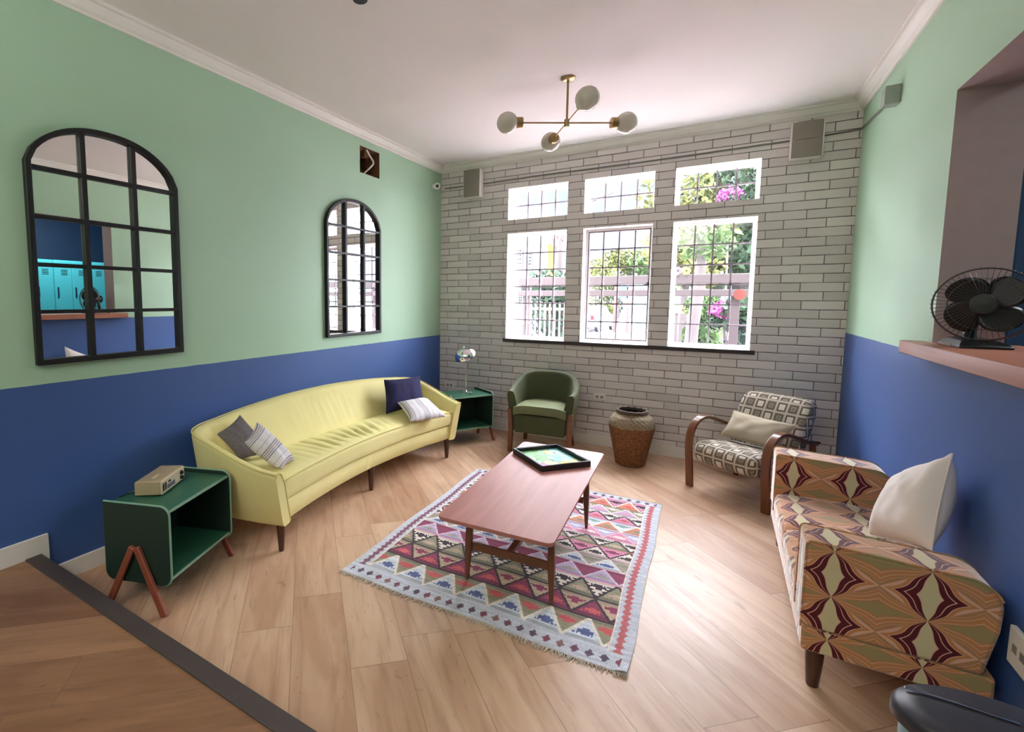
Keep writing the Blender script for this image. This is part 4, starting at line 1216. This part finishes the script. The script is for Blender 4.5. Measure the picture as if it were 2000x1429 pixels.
# ------------------------------------------------------------------ desk fan
def fan():
    t = thing('desk_fan', 'black desk fan with chrome cage on the wooden ledge', 'fan', (3.60, -2.0, 1.226))
    MB().rings([[(-0.075, -0.12, 0), (0.075, -0.12, 0), (0.075, 0.13, 0), (-0.075, 0.13, 0)], [(-0.072, -0.115, 0.012), (0.072, -0.115, 0.012), (0.072, 0.125, 0.014), (-0.072, 0.125, 0.014)],
                [(-0.05, -0.06, 0.03), (0.05, -0.06, 0.03), (0.05, 0.09, 0.035), (-0.05, 0.09, 0.035)]]).build('base', M_BLACKP, t, bevel=0.006, seg=3)
    MB().box((-0.0745, -0.03, 0.001), (-0.07, 0.10, 0.012)).build('control_strip', M_GREYBOX, t)
    MB().tube([(0, 0.05, 0.02), (0, 0.05, 0.08), (0, 0.03, 0.15)], [0.022, 0.018, 0.02], 14).build('neck', M_BLACKP, t, smooth=True)
    C = Vector((0, -0.055, 0.172)); n = Vector((-0.30, -0.95, 0.05)).normalized()
    M = Matrix.Translation(C) @ n.to_track_quat('Z', 'Y').to_matrix().to_4x4()
    MB().lathe([(0.02, -0.15), (0.045, -0.14), (0.052, -0.08), (0.048, -0.03), (0.02, -0.02)], n=28, M=M).build('motor_housing', M_BLACKP, t, smooth=True)
    R = 0.142
    cg = MB()
    for r, z, w in ((R, 0.0, 0.0035), (R * 0.99, 0.012, 0.0022), (R * 0.7, 0.035, 0.0012), (0.036, 0.045, 0.0025), (R * 0.7, -0.034, 0.0012), (0.045, -0.045, 0.0025)):
        cg.tube([M @ Vector((r * math.cos(2 * PI * k / 56), r * math.sin(2 * PI * k / 56), z)) for k in range(56)], w, 6, closed=True)
    for k in range(52):
        a = 2 * PI * k / 52; c, s = math.cos(a), math.sin(a)
        for sg in (1, -1):
            cg.tube([M @ Vector((r * c, r * s, sg * z)) for r, z in ((0.036, 0.045), (0.07, 0.043), (R * 0.8, 0.03), (R + 0.004, 0.006))], 0.0008, 3)
        cg.tube([M @ Vector((r * c, r * s, z)) for r, z in ((R + 0.001, -0.012), (R + 0.006, 0.0), (R + 0.001, 0.012))], 0.0014, 4)
    cg.build('cage', plain('wire_cage_chrome', sr(92, 88, 88), 0.35, 0.7), t, smooth=True, weld=False)
    MB().lathe([(0.036, 0.046), (0.034, 0.05), (0.0005, 0.052)], n=28, M=M, cap1=False).build('badge', M_BLACK, t, smooth=True)
    MB().lathe([(0.032, -0.02), (0.032, 0.02), (0.02, 0.03), (0.0005, 0.032)], n=24, M=M, cap1=False).build('hub', M_BLACKP, t, smooth=True)
    for k in range(4):
        b = MB()
        def f(u, v, k=k):
            r = lerp(0.026, 0.124, u); w = 0.036 + 0.034 * math.sin(PI * min(1, u * 1.05)) ** 0.8
            if u > 0.85: w *= math.sqrt(max(0, 1 - ((u - 0.85) / 0.152) ** 2)) + 0.02
            a = 2 * PI * k / 4 + 0.62 + 0.25 * u; q = (v - 0.5) * 2 * w * 0.5 * 1.7
            x, y = r, q; z = -q * 0.28
            return M @ Vector((x * math.cos(a) - y * math.sin(a), x * math.sin(a) + y * math.cos(a), z))
        b.grid(f, 16, 8)
        o = b.build('blade', M_BLACKP, t, smooth=True)
        sm = o.modifiers.new('solid', 'SOLIDIFY'); sm.thickness = 0.0025
fan()
# ------------------------------------------------------------------ street outside the windows
GZ = -0.42
M_ROAD = plain('pale_asphalt', sr(158, 154, 160), 0.9, var=0.1, vscale=0.6)
M_PAVE = plain('rosy_paving', sr(170, 146, 146), 0.9, var=0.12, vscale=1.5)
M_KERB = plain('kerb_concrete', sr(78, 76, 76), 0.9)
M_BEAM = plain('dark_brown_timber_beam', sr(30, 17, 19), 0.8, var=0.15)
struct(MB().box((-60, 0.24, GZ - 0.2), (60, 90, GZ)).build('ground_road', M_ROAD))
struct(MB().box((-14, 0.24, GZ), (14, 5.2, GZ + 0.06)).build('ground_paving', M_PAVE))
struct(MB().rings([[(-14, 5.2, GZ), (-14, 5.4, GZ), (-14, 5.4, GZ + 0.12), (-14, 5.2, GZ + 0.12)], [(14, 5.2, GZ), (14, 5.4, GZ), (14, 5.4, GZ + 0.12), (14, 5.2, GZ + 0.12)]]).build('ground_kerb', M_KERB))

# timber railing in front of the house
def railing():
    t = thing('timber_railing', 'brown timber railing with two beams outside the windows', 'railing', (1.5, 2.5, GZ + 0.06))
    for z, h in ((1.68, 0.12), (1.50, 0.085)):
        rel(MB().box((-3.0, 2.46, z - h / 2), (5.5, 2.54, z + h / 2)).build('beam', M_BEAM, bevel=0.008), t)
    for x in (-2.4, 0.12, 2.86, 5.2):
        rel(MB().box((x - 0.05, 2.54, GZ + 0.06), (x + 0.05, 2.64, 1.66)).build('post', M_BEAM, bevel=0.006), t)
    MBx = MB()
    for k in range(17): x = -2.8 + k * 0.5; MBx.lathe([(0.0005, -0.018), (0.012, -0.012), (0.016, 0), (0.012, 0.012), (0.0005, 0.018)], (x, 2.45, 1.75), 10, cap0=False, cap1=False)
    rel(MBx.build('light_string', M_WHITE, smooth=True), t)
railing()

EXT = 0.27     # darkens foliage and hill colours so the exposure does not blow them out
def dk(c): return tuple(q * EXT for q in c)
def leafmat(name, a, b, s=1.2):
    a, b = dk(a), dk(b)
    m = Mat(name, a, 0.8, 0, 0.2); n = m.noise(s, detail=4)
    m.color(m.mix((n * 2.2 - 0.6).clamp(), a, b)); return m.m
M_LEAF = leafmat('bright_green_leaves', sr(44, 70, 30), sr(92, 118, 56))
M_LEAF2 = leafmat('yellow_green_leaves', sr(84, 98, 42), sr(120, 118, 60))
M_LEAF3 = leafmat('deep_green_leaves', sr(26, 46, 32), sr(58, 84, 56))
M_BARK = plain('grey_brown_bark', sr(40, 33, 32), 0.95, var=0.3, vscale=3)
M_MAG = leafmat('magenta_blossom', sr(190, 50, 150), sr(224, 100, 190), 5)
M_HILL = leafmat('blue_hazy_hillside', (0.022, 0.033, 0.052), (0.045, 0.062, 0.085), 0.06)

def leaves(mb, c, r, n, size, rn):
    c = Vector(c)
    for _ in range(n):
        d = Vector((rn.gauss(0, 1), rn.gauss(0, 1), rn.gauss(0, 1))).normalized() * (rn.random() ** 0.35)
        p = c + Vector((d.x * r[0], d.y * r[1], d.z * r[2]))
        a = Vector((rn.gauss(0, 1), rn.gauss(0, 1), rn.gauss(0, 1))).normalized(); b = a.cross(Vector((rn.gauss(0, 1), rn.gauss(0, 1), rn.gauss(0, 1)))).normalized()
        s = size * rn.uniform(0.6, 1.3)
        mb.add([p - a * s, p + b * s * 0.45, p + a * s, p - b * s * 0.45], [(0, 1, 2, 3)])
def tree(name, label, base, h, crowns, mat, seed, size=0.22, n=500, lean=0.0, trunk=0.16, branches=(), cat='tree', group=None):
    rn = random.Random(seed)
    t = thing(name, label, cat, base, 0, group)
    tr = MB()
    tr.tube([(0, 0, 0), (lean * 0.4, 0, h * 0.35), (lean, 0, h * 0.7)], [trunk, trunk * 0.8, trunk * 0.55], 8)
    for c, r in crowns: tr.tube([(lean * 0.7, 0, h * 0.5), (c[0] * 0.6 + lean * 0.3, c[1] * 0.5, (h * 0.6 + c[2]) / 2), (c[0], c[1], c[2])], [trunk * 0.5, trunk * 0.3, trunk * 0.12], 6)
    for b in branches: tr.tube(b, [trunk * 0.4, trunk * 0.25, trunk * 0.08], 6)
    tr.build('trunk', M_BARK, t, smooth=True)
    if crowns:
        m = MB()
        for c, r in crowns: leaves(m, c, r, n, size, rn)
        m.build('crown', mat, t, weld=False)
    return t
# wooded slope on the right behind the street
base = at(1400, 470, y=14); G = 'trees on the slope behind the right windows'
def ground_at(px, y): p = at(px, 600, y=y); return (p.x, y, GZ)
def crown_at(px, py, y, b): p = at(px, py, y=y); return (p.x - b[0], 0, p.z - b[2])
spec = [('leafy_tree', 'yellow green tree at the left of the right tall window', 1335, 13.0, [(1330, 480, 1.2), (1345, 520, 1.1), (1360, 455, 1.2), (1325, 390, 1.3)], M_LEAF2, 11),
        ('leafy_tree', 'bright green tree in the middle of the right tall window', 1400, 14.5, [(1385, 470, 1.4), (1410, 505, 1.3), (1400, 440, 1.3), (1390, 380, 1.4), (1425, 470, 1.2)], M_LEAF, 12),
        ('leafy_tree', 'deep green tree at the right of the right tall window', 1455, 13.8, [(1440, 450, 1.3), (1465, 490, 1.3), (1450, 520, 1.2), (1470, 430, 1.2), (1460, 370, 1.5), (1485, 350, 1.5)], M_LEAF3, 13),
        ('leafy_tree', 'olive tree in front of the white wall beyond the middle window', 1205, 38.0, [(1190, 512, 1.1), (1215, 505, 1.2), (1178, 528, 1.0), (1230, 525, 1.1)], M_LEAF2, 14),
        ('leafy_tree', 'dull green tree at the right of the middle window', 1258, 37.0, [(1258, 510, 1.3), (1265, 528, 1.3)], M_LEAF, 15)]
for nm, lb, px, y, cr, mt, sd in spec:
    b = ground_at(px, y)
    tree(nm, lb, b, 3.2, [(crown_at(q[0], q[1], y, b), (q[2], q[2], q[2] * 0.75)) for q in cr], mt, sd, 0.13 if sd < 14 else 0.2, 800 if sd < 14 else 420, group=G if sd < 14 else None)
# near bare tree with forked trunk behind the left window
b = ground_at(1090, 16.0)
def L(px, py, y=16.0): p = at(px, py, y=y); return (p.x - b[0], p.y - b[1], p.z - b[2])
tree('bare_tree', 'bare forked tree trunk behind the left tall window', b, 6.2, [], M_LEAF3, 20, trunk=0.25,
     branches=[[L(1092, 520), L(1082, 480), L(1072, 440)], [L(1092, 500), L(1100, 460), L(1106, 400)], [L(1092, 490), L(1080, 430), L(1060, 380)], [L(1098, 470), L(1094, 410), L(1085, 375)], [L(1100, 440), L(1112, 400), L(1150, 370)], [L(1106, 420), L(1160, 390), L(1200, 375)]])
# leaning trunk by the right window
b2 = ground_at(1350, 9.0)
t = thing('street_tree', 'brown leaning trunk beyond the right tall window', 'tree', b2)
p1, p2 = at(1352, 640, y=9), at(1366, 560, y=9)
rel(MB().tube([(b2[0], 9, GZ), p1, p2, at(1372, 480, y=9)], [0.16, 0.14, 0.13, 0.1], 10).build('trunk', M_BARK, smooth=True), t)
m = MB(); rn = random.Random(4); leaves(m, at(1380, 470, y=9), (0.7, 0.7, 0.5), 260, 0.12, rn); rel(m.build('crown', M_LEAF, weld=False), t)
# bougainvillea
for px, py, y, r, lb in ((1425, 380, 12.0, 0.32, 'magenta blossom bush seen through the right transom window'), (1415, 605, 7.0, 0.28, 'magenta flowering shrub beyond the right tall window')):
    m = MB(); c = at(px, py, y=y); leaves(m, (0, 0, 0), (r, r, r * 0.7), 240, 0.07, random.Random(int(px)))
    t = thing('flowering_shrub', lb, 'shrub', c); m.build('blossom', M_MAG, t, weld=False)
    g = MB(); leaves(g, (0.1, 0.1, -0.15), (r * 1.3, r, r), 260, 0.1, random.Random(3)); g.build('foliage', M_LEAF3, t, weld=False)
    MB().tube([(0, 0, -0.1), (0.05, 0, (GZ - c.z) * 0.6), (0, 0, GZ - c.z)], 0.03, 6).build('stem', M_BARK, t)
# shrubs
for i, (px, py, y, r, mt, lb) in enumerate([(1455, 600, 6.5, 0.35, M_LEAF3, 'spiky dark shrub at the right edge of the right tall window'), (1375, 600, 10, 0.5, M_LEAF, 'small green shrub behind the leaning trunk'),
        (1070, 560, 15, 1.1, M_LEAF3, 'dark hedge shrub behind the fence, left tall window'), (1100, 568, 15, 1.0, M_LEAF3, 'dark hedge shrub at the right of the fence, left tall window'), (1190, 566, 34, 1.1, M_LEAF3, 'dark round shrub behind the white car'),
        (1186, 603, 31, 0.55, M_LEAF2, 'lime shrub beside the white car'), (1165, 535, 32, 1.6, M_LEAF2, 'pale yellow green bush above the railing, middle window')]):
    c = at(px, py, y=y); t = thing('shrub', lb, 'shrub', (c.x, c.y, GZ))
    m = MB(); leaves(m, (0, 0, c.z - GZ), (r, r, r * 0.7), 420, 0.1 if r < 0.6 else 0.16, random.Random(i)); leaves(m, (0, 0, (c.z - GZ) * 0.5), (r * 0.9, r * 0.9, max(0.2, (c.z - GZ) * 0.5)), 300, 0.14, random.Random(i + 50))
    m.build('foliage', mt, t, weld=False); MB().tube([(0, 0, 0), (0, 0, c.z - GZ)], 0.04, 6).build('stem', M_BARK, t)
# houses
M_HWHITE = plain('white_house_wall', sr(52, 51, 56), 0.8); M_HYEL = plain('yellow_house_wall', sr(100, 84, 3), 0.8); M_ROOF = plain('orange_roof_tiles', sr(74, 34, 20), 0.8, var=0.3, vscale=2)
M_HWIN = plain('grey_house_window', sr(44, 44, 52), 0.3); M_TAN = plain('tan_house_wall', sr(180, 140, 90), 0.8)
def house(name, label, px0, px1, pz, y, dep, mat, wins, roof=None):
    a, b_ = at(px0, pz, y=y), at(px1, pz, y=y)
    t = thing(name, label, 'house', ((a.x + b_.x) / 2, y, GZ))
    rel(MB().box((a.x, y, GZ), (b_.x, y + dep, a.z)).build('wall', mat), t)
    for q in wins:
        c, d = at(q[0], q[1], y=y), at(q[2], q[3], y=y)
        wdw = rel(MB().box((c.x, y - 0.04, d.z), (d.x, y + 0.02, c.z)).build('window', M_HWIN), t)
        bb = MB()
        for i in range(1, 3): x = lerp(c.x, d.x, i / 3); bb.box((x - 0.03, y - 0.07, d.z), (x + 0.03, y - 0.04, c.z))
        for i in range(1, 5): z = lerp(c.z, d.z, i / 5); bb.box((c.x, y - 0.07, z - 0.03), (d.x, y - 0.04, z + 0.03))
        o = rel(bb.build('window_bars', M_HWHITE), t); o['label'] = 'white window bars'
    if roof:
        m = MB(); (ax, az), (bx, bz), ov = roof
        A, B_ = at(ax, az, y=y - 1), at(bx, bz, y=y - 1)
        m.rings([[(A.x, y - 1, A.z), (A.x, y + dep, A.z + 1.5), (A.x, y + dep, A.z + 1.7), (A.x, y - 1, A.z + 0.25)], [(B_.x, y - 1, B_.z), (B_.x, y + dep, B_.z + 1.5), (B_.x, y + dep, B_.z + 1.7), (B_.x, y - 1, B_.z + 0.25)]])
        rel(m.build('roof', M_ROOF), t)
    return t
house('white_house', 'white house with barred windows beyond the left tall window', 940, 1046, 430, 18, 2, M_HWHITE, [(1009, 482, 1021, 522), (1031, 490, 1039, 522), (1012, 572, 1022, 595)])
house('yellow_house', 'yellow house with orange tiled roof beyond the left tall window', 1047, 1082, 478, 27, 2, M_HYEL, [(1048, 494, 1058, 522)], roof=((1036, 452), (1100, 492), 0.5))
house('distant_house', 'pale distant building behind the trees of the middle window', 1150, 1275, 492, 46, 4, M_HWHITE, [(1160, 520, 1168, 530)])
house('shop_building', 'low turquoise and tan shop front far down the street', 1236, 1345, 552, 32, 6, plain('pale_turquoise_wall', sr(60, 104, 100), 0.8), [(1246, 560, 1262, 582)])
# low street wall and banners
t = thing('street_banner', 'blue banner on red posts beyond the middle tall window', 'banner', (at(1215, 570, y=24).x, 24, GZ))
a, b_ = at(1205, 558, y=24), at(1226, 582, y=24)
rel(MB().box((a.x, 24, b_.z), (b_.x, 24.05, a.z)).build('cloth', plain('blue_banner', sr(20, 56, 110), 0.7)), t)
for px in (1203, 1228):
    c = at(px, 560, y=24); rel(MB().box((c.x - 0.08, 24, GZ), (c.x + 0.08, 24.1, c.z)).build('post', plain('red_post', sr(96, 26, 26), 0.6)), t)
t = thing('street_banner', 'orange panel low in the right tall window', 'banner', (at(1330, 605, y=12).x, 12, GZ))
a, b_ = at(1312, 595, y=12), at(1343, 612, y=12)
rel(MB().box((a.x, 12, b_.z), (b_.x, 12.05, a.z)).build('cloth', plain('orange_panel', sr(130, 80, 30), 0.7)), t)
rel(MB().box((a.x + 0.1, 12.05, GZ), (a.x + 0.18, 12.1, b_.z)).build('post', M_BEAM), t)
# picket fence
t = thing('picket_fence', 'pale picket fence beyond the left tall window', 'fence', (at(1060, 600, y=11).x, 11, GZ))
m = MB(); a, b_ = at(1000, 590, y=11), at(1128, 590, y=11); k = 0; x = a.x
while x < b_.x: m.box((x, 11, GZ), (x + 0.05, 11.04, a.z)); x += 0.16
tag(rel(m.build('pickets', M_KERB), t), kind='stuff')
rel(MB().box((a.x, 11.04, a.z - 0.25), (b_.x, 11.08, a.z - 0.17)).box((a.x, 11.04, GZ + 0.2), (b_.x, 11.08, GZ + 0.28)).build('rail', M_KERB), t)
# flower pinwheels on the railing
for px, c, lb in ((1325, (214, 70, 190), 'magenta flower pinwheel on the railing, right tall window'), (1341, (230, 214, 20), 'yellow flower pinwheel on the railing, right tall window')):
    C = at(px, 529, y=2.45); t = thing('flower_pinwheel', lb, 'flower', C, 0, 'flower pinwheels on the railing')
    m = MB()
    for k in range(8):
        a = 2 * PI * k / 8; m.lathe([(0.0005, -0.003), (0.02, 0), (0.0005, 0.003)], (0.033 * math.cos(a), 0, 0.033 * math.sin(a)), 10, M=None, cap0=False, cap1=False, sx=1) if 0 else m.box((0.033 * math.cos(a) - 0.016, -0.004, 0.033 * math.sin(a) - 0.016), (0.033 * math.cos(a) + 0.016, 0.004, 0.033 * math.sin(a) + 0.016))
    m.build('petals', plain('petal_%d' % px, tuple(q * 0.25 for q in sr(*c)), 0.6), t, bevel=0.006)
    MB().tube([(0, 0.0, 0), (0, 0, 1.70 - C.z)], 0.004, 6).build('stem', M_LEAF3, t)
# white car
def car():
    c = at(1160, 643, z=GZ)
    t = thing('white_car', 'white parked hatchback in the street, middle tall window', 'car', (-3.72, 25.0, GZ), math.radians(83))
    side = [(-1.9, 0.35), (-1.95, 0.7), (-1.85, 0.95), (-1.55, 1.38), (-1.2, 1.45), (0.1, 1.45), (0.75, 1.0), (1.75, 0.85), (1.95, 0.6), (1.95, 0.3), (1.5, 0.25), (-1.5, 0.25)]
    rs = []
    for y, s in ((-0.8, 0.9), (-0.78, 1), (0.78, 1), (0.8, 0.9)): rs.append([(x, y * (1 - 0.14 * max(0, z - 0.9)), lerp(0.8, z, s)) for x, z in side])
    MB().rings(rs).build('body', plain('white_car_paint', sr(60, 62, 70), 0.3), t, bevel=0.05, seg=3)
    for lo, hi in (((-1.83, -0.62, 0.98), (-1.6, 0.62, 1.33)),):
        MB().rings([[(-1.88, -0.62, 0.98), (-1.88, 0.62, 0.98), (-1.60, 0.55, 1.36), (-1.60, -0.55, 1.36)], [(-1.80, -0.62, 0.98), (-1.80, 0.62, 0.98), (-1.52, 0.55, 1.36), (-1.52, -0.55, 1.36)]]).build('rear_window', M_HWIN, t)
    for s in (-1, 1):
        MB().rings([[(-1.3, s * y, 0.95), (0.5, s * y, 0.95), (0.05, s * (y - 0.07), 1.36), (-1.2, s * (y - 0.07), 1.36)] for y in (0.75, 0.80)]).build('side_window', M_HWIN, t)
        MB().box((-1.98, s * 0.66 - 0.09, 0.72), (-1.88, s * 0.66 + 0.09, 0.95)).build('tail_light', plain('red_tail_light', sr(110, 10, 18), 0.3), t, bevel=0.02)
        for x in (-1.2, 1.25):
            w = MB().lathe([(0.3, -0.09), (0.31, 0), (0.3, 0.09)], n=24, M=Matrix.Translation((x, s * 0.72, 0.31)) @ Matrix.Rotation(PI / 2, 4, 'X')).build('wheel', M_BLACKP, t, smooth=True)
            MB().lathe([(0.17, -0.1), (0.17, 0.1)], n=16, M=Matrix.Translation((x, s * 0.72, 0.31)) @ Matrix.Rotation(PI / 2, 4, 'X')).build('hubcap', M_GREYBOX, w)
    MB().box((-2.0, -0.3, 0.55), (-1.93, 0.3, 0.68)).build('number_plate', M_KERB, t)
    MB().box((-1.99, -0.78, 0.3), (-1.9, 0.78, 0.5)).build('bumper', M_GREYBOX, t, bevel=0.02)
car()
# hills
hp = []
m = MB()
def hill(u, v):
    x = lerp(-260, 120, u); y = lerp(120, 230, v)
    z = (34 + 78 * v) * (0.75 + 0.35 * noise.noise(Vector((u * 4, v * 2, 1)))) * smooth(v * 1.6)
    return (x, y, z + GZ - 0.5)
m.grid(hill, 60, 16)
struct(m.build('ground_hills', M_HILL, smooth=True, angle=180))
